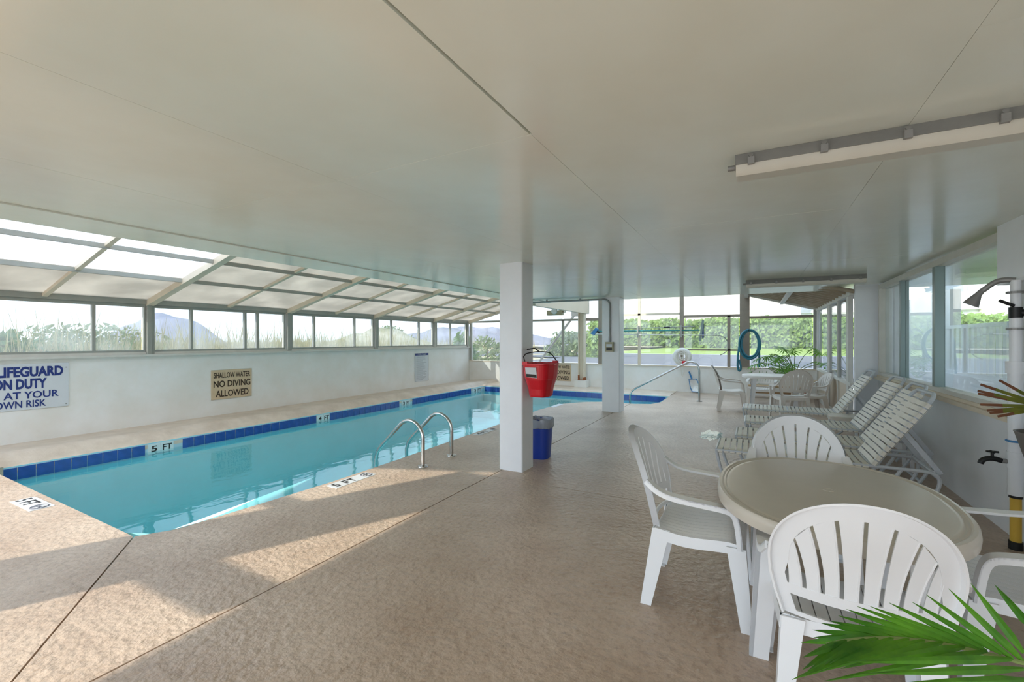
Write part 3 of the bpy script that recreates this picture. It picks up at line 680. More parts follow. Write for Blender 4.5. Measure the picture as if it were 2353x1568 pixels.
def side_table(label, x, y):
    t = thing('side_table', label, 'side table', (x, y, 0), 0, 'low plastic side tables')
    n = 28; m = MB()
    for k, z in ((0, .42), (.91, .42), (.93, .42), (.96, .424), (1, .415), (1.0, .37), (.97, .37), (.97, .405), (0, .405)):
        for i in range(n):
            q = sup(2*PI*i/n, .21*k, .21*k, .45); m.v.append((q[0], q[1], z))
    for r in range(8):
        for i in range(n): m.f.append((r*n+i, r*n+(i+1) % n, (r+1)*n+(i+1) % n, (r+1)*n+i))
    part('tabletop', m, 'plastic_ceiling_tint', t, True)
    for sx in (-1, 1):
        for sy in (-1, 1):
            part('leg', MB().hexa([(sx*.17-.015, sy*.17-.015, 0), (sx*.17+.015, sy*.17-.015, 0), (sx*.17+.015, sy*.17+.015, 0), (sx*.17-.015, sy*.17+.015, 0)], [(sx*.16-.02, sy*.16-.02, .406), (sx*.16+.02, sy*.16-.02, .406), (sx*.16+.02, sy*.16+.02, .406), (sx*.16-.02, sy*.16+.02, .406)]), 'plastic', t)
side_table('low white side table between the last two strap loungers', 1.18, 8.25)
side_table('low white side table beside the second strap lounger from the oval table', 1.45, 7.0)

# ---- ceiling fluorescent fixtures
def fixture(label, x0, x1, y, z, wdt):
    t = thing('fluorescent_light', label, 'ceiling light', (x0, y, z), 0, 'sealed fluorescent fixtures')
    L = x1-x0; h = CEIL-z
    part('housing', MB().hexa([(0, -wdt*.55, .05), (L, -wdt*.55, .05), (L, wdt*.55, .05), (0, wdt*.55, .05)], [(0, -wdt*.4, h), (L, -wdt*.4, h), (L, wdt*.4, h), (0, wdt*.4, h)]), 'galv', t)
    m = MB(); prof = [(-wdt*.5, .055), (-wdt*.48, .02), (-wdt*.35, .0), (wdt*.35, .0), (wdt*.48, .02), (wdt*.5, .055)]
    for x in (0.004, L-.004):
        for a, b in prof: m.v.append((x, a, b))
    m.f = [(i, i+1, 7+i, 6+i) for i in range(5)]+[tuple(range(6)), tuple(range(6, 12))]
    part('diffuser', m, 'lens', t, True)
    k = max(4, int(L/.3)); 
    for i in range(k+1):
        xx = .07+(L-.14)*i/k
        for s in (-1,):
            part('clip', MB().box(xx-.014, xx+.014, s*wdt*.56-.012, s*wdt*.56+.006, .04, .075).tube([(xx, s*wdt*.57, .082), (xx, s*wdt*.57-.008, .084)], .010, 8), 'galv', t)
    part('end_fitting', MB().tube([(0, 0, .06), (-.035, 0, .06)], .014, 10), 'galv', t, True)
fixture('long sealed fluorescent ceiling light running out of the picture edge, grey clips', -.085, 1.22, 2.53, 2.355, .13)
fixture('sealed fluorescent ceiling light over the loungers, in front of the ribbed roof', -.12, 1.36, 7.85, 2.345, .16)

# ---- pool ladder and handrail
t = thing('pool_ladder', 'chrome double-hooped pool ladder at the deck edge', 'ladder', (0, 0, 0))
for y in (4.33, 4.92):
    p = [(-3.565, y, 0), (-3.565, y, .33)]+arc((-3.775, y, .335), .21, 0, PI*.72, 10, (1, 0, 0), (0, 0, 1))+[(-4.26, y, .16), (-4.31, y, .10), (-4.345, y, .0), (-4.345, y, -.9)]
    part('handrail', MB().tube(p, .024, 12), 'steel', t, True)
    part('deck_flange', MB().lathe([(.0, 0), (.065, 0), (.06, .014), (.03, .022), (0, .022)], 20, (-3.565, y, .001)), 'steel', t, True)
for z in (-.35, -.65): part('tread', B(-4.39, -4.30, 4.36, 4.89, z-.02, z+.01), 'steel', t)
t = thing('pool_handrail', 'sloping bronze-toned steel handrail at the pool steps', 'handrail', (0, 0, 0))
p = [(-1.225, 12.2, 0), (-1.225, 12.2, .78)]+arc((-1.43, 12.2, .79), .20, 0, PI*.62, 9, (1, 0, 0), (0, 0, 1))+[(-2.76, 12.0, .27), (-2.86, 11.98, .19), (-2.90, 11.97, .08), (-2.90, 11.97, -.6)]
part('rail', MB().tube(p, .024, 12), 'steel', t, True)
part('deck_flange', MB().lathe([(0, 0), (.075, 0), (.07, .014), (.03, .02), (0, .02)], 20, (-1.225, 12.2, .001)), 'steel', t, True)

# ---- steel post on a plinth, floodlight, conduit and outlet box
t = thing('steel_post', 'cream steel post with rusty foot standing on a white block', 'post', (-4.95, 14.0, 0))
part('plinth', B(-.20, .20, -.17, .17, 0, .235), 'white_paint', t)
part('shaft', MB().box(-.10, -.075, -.1, .1, .235, 2.42).box(.075, .10, -.1, .1, .235, 2.42).box(-.075, .075, -.012, .012, .235, 2.42), 'frame_cream', t)
part('base_plate', B(-.12, .12, -.12, .12, .2352, .246), 'rust', t); part('rusty_foot', MB().box(-.103, -.072, -.103, .103, .246, .40).box(.072, .103, -.103, .103, .246, .33), 'rust', t)
t = thing('floodlight', 'square beige emergency lamp with round bulb hung under the beam', 'lamp', (-5.22, 12.4, 2.27))
part('housing', B(-.25, .25, -.06, .06, 0, .15), 'beige_box', t)
part('bulb', MB().lathe([(0, 0), (.075, .0), (.09, .03), (.07, .05), (0, .05)], 20).__class__() if False else MB().tube([(0, -.058, .13), (0, -.10, .13)], [.10, .085], 20), 'tile_white', t, True)
part('bracket', MB().box(.25, .34, -.02, .02, .08, .11), 'beige_box', t)
t = thing('conduit', 'grey metal conduit running along the ceiling edge and down the farther column', 'conduit', (0, 0, 0))
p = [(-4.86, 9.49, 2.42), (-2.86, 9.49, 2.42)]+arc((-2.86, 9.49, 2.29), .13, PI/2, 0, 6, (1, 0, 0), (0, 0, 1))+[(-2.73, 9.49, 1.50)]
part('pipe', MB().tube(p, .02, 10), 'galv', t, True)
for x in (-4.2, -3.4): part('strap', B(x-.012, x+.012, 9.465, 9.515, 2.40, 2.458), 'galv', t)
part('coupling', MB().tube([(-2.73, 9.49, 1.62), (-2.73, 9.49, 1.50)], .026, 10), 'galv', t, True)
t = thing('outlet_box', 'beige weatherproof outlet box on the farther square column', 'outlet', (-2.73, 9.47, 1.40))
part('box', B(-.085, .085, -.03, .045, -.105, .10), 'beige_box', t); part('cover_flap', B(-.06, .06, -.036, -.03, 0.0, .055), 'white_sign', t); part('cover_flap', B(-.06, .06, -.036, -.03, -.075, -.02), 'black_paint', t)

# ---- red bucket on the near column and blue bin
t = thing('red_bucket', 'red plastic bucket with wire handle hung on the nearer column', 'bucket', (-2.20, 4.80, .89))
def bucket():
    m = MB(); n = 32
    for k, z in ((.62, 0), (.66, .02), (.78, .19), (.90, .21), (1.0, .37), (1.05, .375), (1.05, .39), (.98, .39), (.87, .2), (.62, .03)):
        for i in range(n):
            q = sup(2*PI*i/n, .165, .215, .5); flute = 1+(.055 if (i % 4 < 2 and i < 16 and .6 < k < 1.04) else 0); m.v.append((q[0]*k*flute, q[1]*k*flute, z))
    for r in range(9):
        for i in range(n): m.f.append((r*n+i, r*n+(i+1) % n, (r+1)*n+(i+1) % n, (r+1)*n+i))
    m.f.append(tuple(range(n-1, -1, -1))); m.f.append(tuple(range(9*n, 10*n))); return m
part('pail', bucket(), 'red', t)
part('wire_handle', MB().tube(smoothpath([(-.10, -.20, .385), (-.155, -.16, .49), (-.06, -.05, .52), (.03, .05, .52), (.08, .12, .50), (.13, .2, .385)], 1), .006, 8), 'dark_metal', t, True)
part('hook', MB().tube([(-.02, 0, .52), (-.08, 0, .56), (-.18, 0, .545)], .007, 8), 'dark_metal', t, True)
for s in (-1, 1): part('handle_lug', B(-.03+s*.1, .03+s*.1, s*.20-.02, s*.20+.02, .37, .41), 'red', t)
lb = part('paper_label', MB().hexa([(-.095, -.200, .235), (.045, -.200, .225), (.045, -.185, .225), (-.095, -.185, .235)], [(-.095, -.224, .345), (.04, -.224, .345), (.04, -.205, .345), (-.095, -.205, .345)]), 'white_sign', t, label='white paper label on the red pail')
part('printed_band', MB().hexa([(-.09, -.203, .238), (.04, -.203, .230), (.04, -.198, .230), (-.09, -.198, .238)], [(-.09, -.211, .272), (.04, -.211, .266), (.04, -.204, .266), (-.09, -.204, .272)]), 'black_paint', lb)
t = thing('waste_bin', 'blue plastic waste bin with clear liner behind the nearer column', 'bin', (-2.50, 5.42, 0))
m = MB(); n = 24
for k, z in ((.80, 0), (1.0, .47), (1.05, .475), (1.05, .50), (.97, .50), (.78, .02)):
    for i in range(n):
        q = sup(2*PI*i/n, .16*k, .16*k, .6); m.v.append((q[0], q[1], z))
for r in range(5):
    for i in range(n): m.f.append((r*n+i, r*n+(i+1) % n, (r+1)*n+(i+1) % n, (r+1)*n+i))
m.f.append(tuple(range(n-1, -1, -1))); m.f.append(tuple(range(5*n, 6*n)))
part('tub', m, 'blue_bin', t, True)
m = MB(); n = 36
for k, z in ((1.02, .40), (1.07, .41), (1.09, .50), (1.06, .515), (.98, .51), (.92, .46)):
    for i in range(n):
        q = sup(2*PI*i/n, .16*k, .16*k, .6); w = 1+random.uniform(-.02, .02); m.v.append((q[0]*w, q[1]*w, z+random.uniform(-.01, .01)))
for r in range(5):
    for i in range(n): m.f.append((r*n+i, r*n+(i+1) % n, (r+1)*n+(i+1) % n, (r+1)*n+i))
part('bin_liner', m, 'liner', t, True)

# ---- signs
def board(name, label, loc, w, h, m, wall, th=.012):
    t = thing(name, label, 'sign', loc)
    if wall == 'L': part('plate', B(0, th, 0, w, 0, h), m, t)
    else: part('plate', B(0, w, -th, 0, 0, h), m, t)
    return t
s = board('lifeguard_sign', 'big white sign with blue NO LIFEGUARD ON DUTY lettering', (XL+.003, 1.62, .522), 1.30, .672, 'white_sign', 'L')
for tx, z, h, w, c in (('NO LIFEGUARD', .490, .135, .95, .76), ('ON DUTY', .312, .135, .55, .777), ('SWIM AT YOUR', .164, .10, .95, .71), ('OWN RISK', .034, .10, .53, .78)):
    text(tx, 'navy', s, (.014, c, z), RL, h, w, align='CENTER', bold=.045 if h > .12 else .02)
for yy, zz in ((.03, .60), (1.27, .60), (1.27, .035)): part('screw', MB().tube([(.012, yy, zz), (.017, yy, zz)], .008, 8), 'galv', s)
s = board('diving_sign', 'tan SHALLOW WATER NO DIVING ALLOWED sign on the left parapet wall', (XL+.003, 5.02, .355), .81, .585, 'cream_sign', 'L')
for tx, z, h, w in (('SHALLOW WATER', .43, .105, .73), ('NO DIVING', .245, .125, .74), ('ALLOWED', .05, .125, .66)): text(tx, 'brown_paint', s, (.014, .41, z), RL, h, w, align='CENTER', bold=.02)
part('edging', MB().tube([(.006, .003, .003), (.006, .807, .003), (.006, .807, .582), (.006, .003, .582)], .006, 6, closed=True), 'black_paint', s)
s = board('rules_sign', 'narrow white pool rules notice with blue heading on the left wall', (XL+.003, 11.08, .215), .66, .90, 'white_sign', 'L')
part('heading_band', B(.012, .014, .0, .66, .83, .90), 'navy', s); text('POOL RULES', 'white_sign', s, (.0145, .33, .845), RL, .042, .40, align='CENTER')
m = MB(); r2 = random.Random(3)
for k in range(26): m.box(.012, .0135, .06, .06+r2.uniform(.3, .54), .80-k*.03, .806-k*.03)
part('fine_print', m, 'grey_print', s)['kind'] = 'stuff'
part('edging', MB().tube([(.008, .003, .003), (.008, .657, .003), (.008, .657, .897), (.008, .003, .897)], .007, 6, closed=True), 'grey_print', s)
s = board('diving_sign', 'tan SHALLOW WATER NO DIVING ALLOWED sign behind the red bucket', (-6.20, YF-.003, .16), .80, .56, 'cream_sign', 'F')
for tx, z, h, w in (('SHALLOW WATER', .42, .10, .72), ('NO DIVING', .235, .12, .73), ('ALLOWED', .045, .12, .66)): text(tx, 'brown_paint', s, (.405, -.014, z), RF, h, w, align='CENTER', bold=.02)
part('edging', MB().tube([(.003, -.006, .003), (.797, -.006, .003), (.797, -.006, .557), (.003, -.006, .557)], .006, 6, closed=True), 'black_paint', s)

# ---- pool gear along the far windows
yg = 14.06
t = thing('pool_brush', 'teal-poled pool brush with upright blue brush head on the far wall', 'pool brush', (0, yg, 0))
part('pole', MB().tube([(-4.55, 0, 1.82), (-1.40, 0, 1.825)], .018, 8), 'teal', t, True)
part('brush_head', MB().hexa([(-1.42, -.03, 1.51), (-1.36, -.03, 1.51), (-1.36, .03, 1.51), (-1.42, .03, 1.51)], [(-1.34, -.03, 2.11), (-1.28, -.03, 2.11), (-1.28, .03, 2.11), (-1.34, .03, 2.11)]), 'frame_green', t)
part('bristles', B(-1.33, -1.29, -.02, .02, 1.6, 2.0), 'navy', t)
t = thing('shepherds_hook', 'white rescue pole with big curved hook across the far windows', 'rescue hook', (0, yg-.05, 0))
part('pole', MB().tube([(-4.5, 0, 1.73), (-1.05, 0, 1.675)], .014, 8), 'frame_white', t, True)
part('hook', MB().tube([(-1.05, 0, 1.675), (-.93, 0, 1.672)]+arc((-.93, 0, 1.39), .28, PI/2, -PI*.42, 14, (1, 0, 0), (0, 0, 1)), .011, 8), 'galv', t, True)
t = thing('telescopic_pole', 'thin silver telescopic pole above the teal brush pole', 'pole', (0, yg, 0))
part('shaft', MB().tube([(-4.35, 0, 1.89), (-1.56, 0, 1.93)], .011, 8), 'galv', t, True); part('grip', MB().tube([(-2.40, 0, 1.915), (-2.22, 0, 1.918)], .024, 8), 'dark_metal', t, True)
t = thing('vacuum_head', 'blue pool vacuum head at the end of the poles beside the farther column', 'vacuum head', (-4.50, yg-.02, 1.83))
part('body', MB().hexa([(-.16, -.06, -.09), (-.04, -.06, -.13), (-.04, .06, -.13), (-.16, .06, -.09)], [(.02, -.06, .11), (.09, -.06, .05), (.09, .06, .05), (.02, .06, .11)]), 'blue_net', t); part('swivel', MB().tube([(0, 0, 0), (.13, 0, -.06)], .03, 10), 'dark_metal', t)
for x in (-3.16, -1.91): part('hanger', B(x-.02, x+.02, yg-.10, YF-.03, 1.62, 1.98), 'frame_grey', None).__setitem__('label', 'grey pole hanger above the white life ring' if x > -2.5 else 'grey pole hanger on the thin bar nearest the farther column')
for o in list(COL.objects):
    if o.name.startswith('hanger'): o['category'] = 'hanger'; o['group'] = 'pole hangers'
t = thing('life_ring', 'white life ring wound with rope on the window sill', 'life ring', (-1.87, 14.0, 1.05))
ringp = arc((0, 0, 0), .19, 0, 2*PI, 28, (1, 0, 0), (0, 0, 1))[:-1]
part('ring', MB().tube(ringp, .075, 12, closed=True), 'ring', t, True)
for a in (.4, 1.9, 3.5, 5.0):
    c = Vector((.19*math.cos(a), 0, .19*math.sin(a))); part('band', MB().tube([c*.93, c*1.07], .079, 12), 'rope', t, True)
rp = []
r3 = random.Random(5)
for k in range(60): a = k*.9; rr_ = .10+.06*math.sin(k*.37); rp.append((rr_*math.cos(a), -.07-.02*r3.random(), rr_*1.2*math.sin(a)+.02))
rp += [(-.02, -.09, -.3), (0, -.06, -.62), (.06, -.06, -.45), (.05, -.06, -.28)]
part('rope', MB().tube(smoothpath(rp, 1), .009, 6), 'rope', t, True)
part('float', MB().lathe([(0, -.05), (.045, -.04), (.055, 0), (.045, .04), (0, .05)], 14, (.06, -.12, -.16)), 'red', t, True, label='red float')
t = thing('garden_hose', 'teal hose coiled in long loops on the window post', 'hose', (-.14, 14.02, 0))
for k, (rx_, rz_, cz, dx, dy) in enumerate(((.235, .385, 1.44, 0, 0), (.21, .36, 1.44, .03, -.03), (.255, .40, 1.42, .02, -.05))):
    part('loop', MB().tube([(dx+rx_*math.sin(2*PI*i/36), dy-.02, cz+rz_*math.cos(2*PI*i/36)) for i in range(36)], .026, 10, closed=True), 'hose', t, True)
part('tail', MB().tube(smoothpath([(.24, -.04, 1.4), (.255, -.04, 1.1), (.25, -.04, .80)], 2), .026, 10), 'hose', t, True)
part('tail', MB().tube(smoothpath([(-.22, -.04, 1.5), (-.27, -.04, 1.1), (-.28, -.05, .8), (-.24, -.05, .66), (-.18, -.06, .75), (-.24, -.05, 1.0)], 2), .026, 10), 'hose', t, True)
part('hook', MB().tube([(0, .158, 1.80), (0, -.09, 1.79), (0, -.10, 1.83)], .01, 8), 'dark_metal', t)
t = thing('leaf_skimmer', 'blue-framed leaf skimmer net leaning on the low far wall', 'skimmer net', (0, 14.08, 0))
part('handle', MB().tube([(-1.70, .08, .61), (-1.62, .05, .40)], .022, 8), 'blue_net', t, True)
part('hoop', MB().tube([(-1.70, .03, .38), (-1.50, .03, .405), (-1.40, .02, .20), (-1.40, -.03, .03), (-1.60, -.03, .035), (-1.655, 0, .15)], .014, 8, closed=True), 'blue_net', t, True)
part('net', MB().add([(-1.70, .03, .38), (-1.50, .03, .405), (-1.40, .02, .20), (-1.40, -.03, .03), (-1.60, -.03, .035), (-1.655, 0, .15), (-1.55, .09, .2)], [(0,1,6), (1,2,6), (2,3,6), (3,4,6), (4,5,6), (5,0,6)]), 'white_paint', t)
t = thing('wooden_bench', 'low wooden plank bench against the wall behind the far patio table', 'bench', (.45, 13.75, 0))
for k in range(3): part('plank', B(-.62, .62, -.16+k*.11, -.06+k*.11, .30, .335), 'wood', t)
for s_ in (-1, 1): part('leg', B(s_*.5-.03, s_*.5+.03, -.14, .15, 0, .30), 'wood', t)
part('brace', B(-.5, .5, -.02, .02, .12, .17), 'wood', t)

# ---- plants
def split_leaf(L, lob=6):
    m = MB()
    for i in range(lob):       # finger lobes on each side of a raised midrib
        s = (i+.5)/lob
        for sd in (-1, 1):
            a = math.radians(128-100*s); ln = L*(.40+.26*math.sin(PI*(s*.75+.15))); b0 = Vector((0, s*L*.66, 0)); w = L*.050
            d = Vector((sd*math.sin(a), math.cos(a), 0)); n = Vector((d.y, -d.x, 0)); dz = lambda k: Vector((0, 0, L*(.05*k-.26*k*k)))
            q = [b0, b0+d*ln*.35+dz(.35), b0+d*ln*.72+dz(.72), b0+d*ln+dz(1.0)]; ww = [w*.75, w, w*.85, w*.15]
            m.add([q[k]-n*ww[k] for k in range(4)]+[q[k]+n*ww[k] for k in range(4)], [(k, k+1, 5+k, 4+k) for k in range(3)])
    m.add([(-.06*L, .60*L, 0), (.06*L, .60*L, 0), (.03*L, .9*L, -.08*L), (0, 1.1*L, -.2*L), (-.03*L, .9*L, -.08*L)], [(0, 1, 2, 3, 4)])
    m.add([(-.045*L, 0, .004), (.045*L, 0, .004), (.03*L, .68*L, .004), (-.03*L, .68*L, .004)], [(0, 1, 2, 3)])
    return m
t = thing('split_leaf_plant', 'tall split-leaf philodendron in a terracotta pot by the glazed screen', 'plant', (.98, 13.35, 0))
part('pot', MB().lathe([(.0, 0), (.11, 0), (.155, .26), (.17, .26), (.17, .31), (.15, .31), (.14, .27), (0, .27)], 24), 'terracotta', t, True)
part('trunk', MB().tube(smoothpath([(0, 0, .27), (-.04, -.02, .45), (-.10, 0, .66)], 1), [.03]*5+[.025]*(len(smoothpath([(0,0,0),(0,0,1),(0,0,2)],1))-5), 8) if False else MB().tube([(0, 0, .27), (-.04, -.02, .45), (-.10, 0, .66)], [.035, .03, .03], 8), 'wood_twig', t, True)
mesh_leaf = split_leaf(.37).mesh('leaf', 'leaf'); mesh_leaf_y = split_leaf(.30).mesh('leaf', 'leaf_yellow')
LV = [(-.39, -.15, 1.36, 200), (-.11, -.15, 1.34, 20), (.30, -.15, 1.34, -40), (-.72, -.15, 1.14, 80), (-.44, -.2, 1.14, 170), (-.52, -.15, 1.00, 60), (-.83, -.2, .96, 95), (-.44, -.25, .90, 190), (-.66, -.2, .84, 60), (.34, -.25, 1.02, -75), (.45, -.35, .98, -110), (-.98, -.2, .76, 90), (-.7, -.25, .72, 120), (-.28, -.3, .80, 175), (-.2, -.25, .95, 150), (.55, -.75, .52, -160), (-.33, -.1, 1.15, 30), (-.58, -.12, 1.18, 50)]
for lx, ly, lz, az in LV:
    top = Vector((lx, ly, lz)); st = smoothpath([(-.10, 0, .64), (lx*.35-.06, ly*.4, .62+(lz-.62)*.65), (lx*.8, ly*.85, lz*.98), top], 1)
    part('stalk', MB().tube(st, .008, 6), 'stem', t, True)
    o = link('leaf', mesh_leaf, t); o.location = top; o.rotation_euler = (math.radians(random.uniform(-38, -12)), math.radians(random.uniform(-12, 12)), math.radians(az)); s_ = random.uniform(.75, 1.05); o.scale = (s_,)*3
for lx, ly, lz, az in ((.24, -.35, .56, 60),):
    part('stalk', MB().tube([(-.10, 0, .64), (.1, -.2, .72), (lx, ly, lz)], .008, 6), 'stem', t); o = link('leaf', mesh_leaf_y, t, label='yellowed leaf'); o.location = (lx, ly, lz); o.rotation_euler = (math.radians(-40), 0, math.radians(az))

UP = [((0.541, 1.419, 0.909), (0.513, 1.518, 0.955)), ((0.526, 1.418, 0.854), (0.464, 1.498, 0.956)), ((0.526, 1.418, 0.835), (0.416, 1.472, 0.943)), ((0.507, 1.415, 0.838), (0.37, 1.455, 0.925)), ((0.488, 1.413, 0.844), (0.342, 1.448, 0.902)), ((0.463, 1.41, 0.844), (0.295, 1.433, 0.895)), ((0.449, 1.408, 0.845), (0.254, 1.417, 0.883)), ((0.424, 1.404, 0.844), (0.227, 1.412, 0.878)), ((0.383, 1.398, 0.844), (0.206, 1.417, 0.862)), ((0.35, 1.393, 0.842), (0.19, 1.421, 0.839)), ((0.323, 1.388, 0.84), (0.171, 1.42, 0.82)), ((0.291, 1.383, 0.835), (0.153, 1.422, 0.808)), ((0.261, 1.377, 0.829), (0.135, 1.423, 0.784)), ((0.235, 1.372, 0.824), (0.139, 1.434, 0.759)), ((0.212, 1.368, 0.816), (0.11, 1.426, 0.741))]
LO = [((0.191, 1.364, 0.804), (0.097, 1.222, 0.824)), ((0.199, 1.365, 0.811), (0.096, 1.219, 0.797)), ((0.22, 1.369, 0.815), (0.105, 1.217, 0.798)), ((0.239, 1.373, 0.822), (0.137, 1.227, 0.816)), ((0.263, 1.378, 0.829), (0.146, 1.224, 0.823)), ((0.293, 1.383, 0.836), (0.072, 1.173, 0.796)), ((0.323, 1.388, 0.84), (0.086, 1.17, 0.808)), ((0.352, 1.393, 0.843), (0.123, 1.179, 0.828)), ((0.385, 1.399, 0.845), (0.162, 1.188, 0.842)), ((0.424, 1.404, 0.844), (0.205, 1.196, 0.866)), ((0.463, 1.41, 0.844), (0.127, 1.138, 0.836)), ((0.507, 1.415, 0.837), (0.166, 1.141, 0.888)), ((0.526, 1.418, 0.82), (0.197, 1.15, 0.869)), ((0.531, 1.418, 0.798), (0.264, 1.184, 0.851))]
t = thing('potted_palm', 'potted palm whose bright green frond arches in at the bottom corner', 'palm', (0, 0, 0))
part('pot', MB().lathe([(0, 0), (.16, 0), (.21, .30), (.225, .30), (.225, .34), (.20, .34), (.19, .30), (0, .30)], 24, (1.25, 1.35, 0)), 'terracotta', t, True)
part('trunk', MB().tube([(1.25, 1.35, .30), (1.23, 1.36, .42)], .05, 10), 'wood_twig', t, True)
fr = part('frond', MB().tube(smoothpath([(1.23, 1.36, .40), (1.0, 1.41, .70), (.72, 1.43, .82), (.526, 1.418, .833), (.385, 1.399, .844), (.293, 1.383, .836), (.212, 1.368, .816), (.158, 1.357, .791)], 2), .005, 6), 'stem', t, True)
for b, e in UP+LO:
    b = Vector(b); e = Vector(e); d = e-b; side = Vector((0, 0, 1)).cross(d).normalized() if True else None
    vw = (b-Vector((0, 0, 1.55))).normalized(); side = d.cross(vw).normalized(); nrm = side.cross(d).normalized()
    A = []; Cc = []; n = 9; w = .0082
    m = MB()
    for i in range(n+1):
        s = i/n; q = b+d*s+nrm*(-.02*math.sin(PI*s)*d.length); ww = w*(min(1, .35+s*3))*(1-s**2.4)+.0004
        A.append(q-side*ww); Cc.append(q+side*ww)
    mid = [(p_+q_)/2-nrm*.003 for p_, q_ in zip(A, Cc)]
    N = n+1; m.add(A+mid+Cc, [(i, i+1, N+i+1, N+i) for i in range(n)]+[(N+i, N+i+1, 2*N+i+1, 2*N+i) for i in range(n)])
    part('leaflet', m, 'palm_leaf', fr, True)
t = thing('clipped_yucca', 'spiky plant with brown clipped leaf tips in a grey pot at the picture edge', 'plant', (1.585, 3.90, 0))
part('stand', MB().tube([(-.0, 0, 0.0), (0, 0, .70)], .035, 10).lathe([(0, 0), (.14, 0), (.14, .02), (0, .02)], 20), 'pot_grey', t, True)
part('pot', MB().lathe([(0, .0), (.06, .0), (.13, .12), (.172, .275), (.177, .285), (.165, .285), (.11, .13), (0, .11)], 28, (0, 0, .70)), 'pot_grey', t, True)
part('trunk', MB().tube([(0, 0, .82), (.05, .2, 1.08)], .03, 8), 'wood_twig', t)
for tip in ((1.279, 3.982, 1.262), (1.262, 3.972, 1.222), (1.265, 3.974, 1.203), (1.277, 3.98, 1.133), (1.316, 4.002, 1.094), (1.331, 4.01, 1.077), (1.375, 4.033, 1.055), (1.385, 4.039, 1.29), (1.5, 3.8, 1.42), (1.62, 4.1, 1.45)):
    b = Vector((.06, .25, 1.12)); e = Vector(tip)-Vector((1.585, 3.90, 0)); d = e-b; side = d.cross(Vector((.3, .95, -.2))).normalized(); k = .68+random.uniform(-.1, .1)
    A = [b-side*.006, b+d*.3-side*.011, b+d*k-side*.009]; Cc = [b+side*.006, b+d*.3+side*.011, b+d*k+side*.009]
    lf = part('leaf', MB().band(A, Cc, side.cross(d).normalized(), .003), 'yucca', t)
    part('clipped_tip', MB().band([b+d*k-side*.009, e-side*.007], [b+d*k+side*.009, e+side*.007], side.cross(d).normalized(), .003), 'brown_tip', lf)

# ---- shower pipe with valve and tap
t = thing('shower_pipe', 'white painted shower riser with grey shower head on the wall', 'shower', (1.70, 4.70, 0))
part('riser', MB().tube([(0, 0, .40), (0, 0, 1.30)], .043, 14).tube([(0, 0, 1.30), (0, 0, 1.72)], .034, 14).tube([(0, 0, 1.72), (0, 0, 1.99)], .030, 14), 'white_gloss', t, True)
part('yellow_sleeve', MB().tube([(0, 0, .06), (0, 0, .38)], .032, 12), 'yellow', t, True, label='yellow pipe sleeve'); part('foot_fitting', MB().tube([(0, 0, 0), (0, 0, .06)], .040, 12), 'dark_metal', t, True); part('coupling', MB().tube([(0, 0, .38), (0, 0, .43)], .038, 12), 'dark_metal', t, True)
part('collar', MB().tube([(0, 0, 1.30), (0, 0, 1.39)], .054, 14), 'white_gloss', t, True); part('tee', MB().tube([(0, 0, .60), (0, 0, .72)], .050, 14), 'white_gloss', t, True)
for z in (1.63, 1.90): part('clamp', MB().tube([(0, 0, z-.008), (0, 0, z+.008)], .052, 14).box(-.03, .08, -.012, .012, z-.008, z+.008), 'galv', t)
part('valve_body', MB().tube([(0, 0, 1.71), (0, 0, 1.79)], .038, 12).tube([(-.02, 0, 1.76), (.07, -.02, 1.74)], .025, 10), 'dark_metal', t, True); part('valve_lever', MB().tube([(-.02, -.03, 1.80), (-.10, -.04, 1.84)], .012, 8), 'dark_metal', t, True)
part('shower_arm', MB().tube(smoothpath([(0, 0, 1.99), (-.06, .02, 2.0), (-.10, .05, 1.985), (-.15, .08, 1.93)], 2), .020, 10), 'galv', t, True)
part('shower_head', MB().tube([(-.15, .08, 1.935), (-.175, .085, 1.90), (-.215, .10, 1.82)], [.018, .022, .052], 14), 'galv', t, True)
part('blue_tie', MB().tube(arc((0, 0, .80), .048, 0, 2*PI, 20, (1,0,0), (0,1,0))[:-1], .008, 6, closed=True), 'blue_net', t, True)
t = thing('hose_tap', 'dark metal hose tap on the white shower pipe', 'tap', (1.645, 4.70, .645))
part('inlet', MB().tube([(.02, 0, 0), (-.02, 0, 0)], .018, 10), 'galv', t, True)
part('spout', MB().tube(smoothpath([(-.02, 0, 0), (-.06, 0, .012), (-.10, 0, .008), (-.128, 0, -.01), (-.135, 0, -.035)], 2), .019, 10), 'dark_metal', t, True)
part('handle', MB().tube([(-.07, 0, .015), (-.07, 0, .06)], .010, 8).tube([(-.105, 0, .062), (-.035, 0, .062)], .008, 8).tube([(-.07, -.03, .062), (-.07, .03, .062)], .008, 8), 'dark_metal', t, True)

# ================================================================== OUTSIDE
def ter(x, y): return .35*math.sin(x*.21+1.3)*math.sin(y*.17)+.2*math.sin(x*.5+y*.31)
def grid(x0, x1, nx, y0, y1, ny, f):
    m = MB()
    for j in range(ny+1):
        for i in range(nx+1): x = x0+(x1-x0)*i/nx; y = y0+(y1-y0)*j/ny; m.v.append((x, y, f(x, y)))
    for j in range(ny):
        for i in range(nx): a = j*(nx+1)+i; m.f.append((a, a+1, a+nx+2, a+nx+1))
    return m
struct('ground_sand', grid(-220, -9.7, 60, -60, 220, 70, lambda x, y: .45+(.25*ter(x, y) if x < -12 else 0)), 'dry_grass', None, True)
struct('ground_behind', B(-9.7, 60, -60, -4.02, -.3, -.02), 'asphalt')
struct('ground_far', B(-9.7, 60, 14.45, 24, .3, .55), 'asphalt')
struct('ground_side', B(3.3, 60, -4, 14.45, .1, .3), 'sand')
struct('road', grid(-30, 80, 8, 24, 33, 2, lambda x, y: .55), 'asphalt')
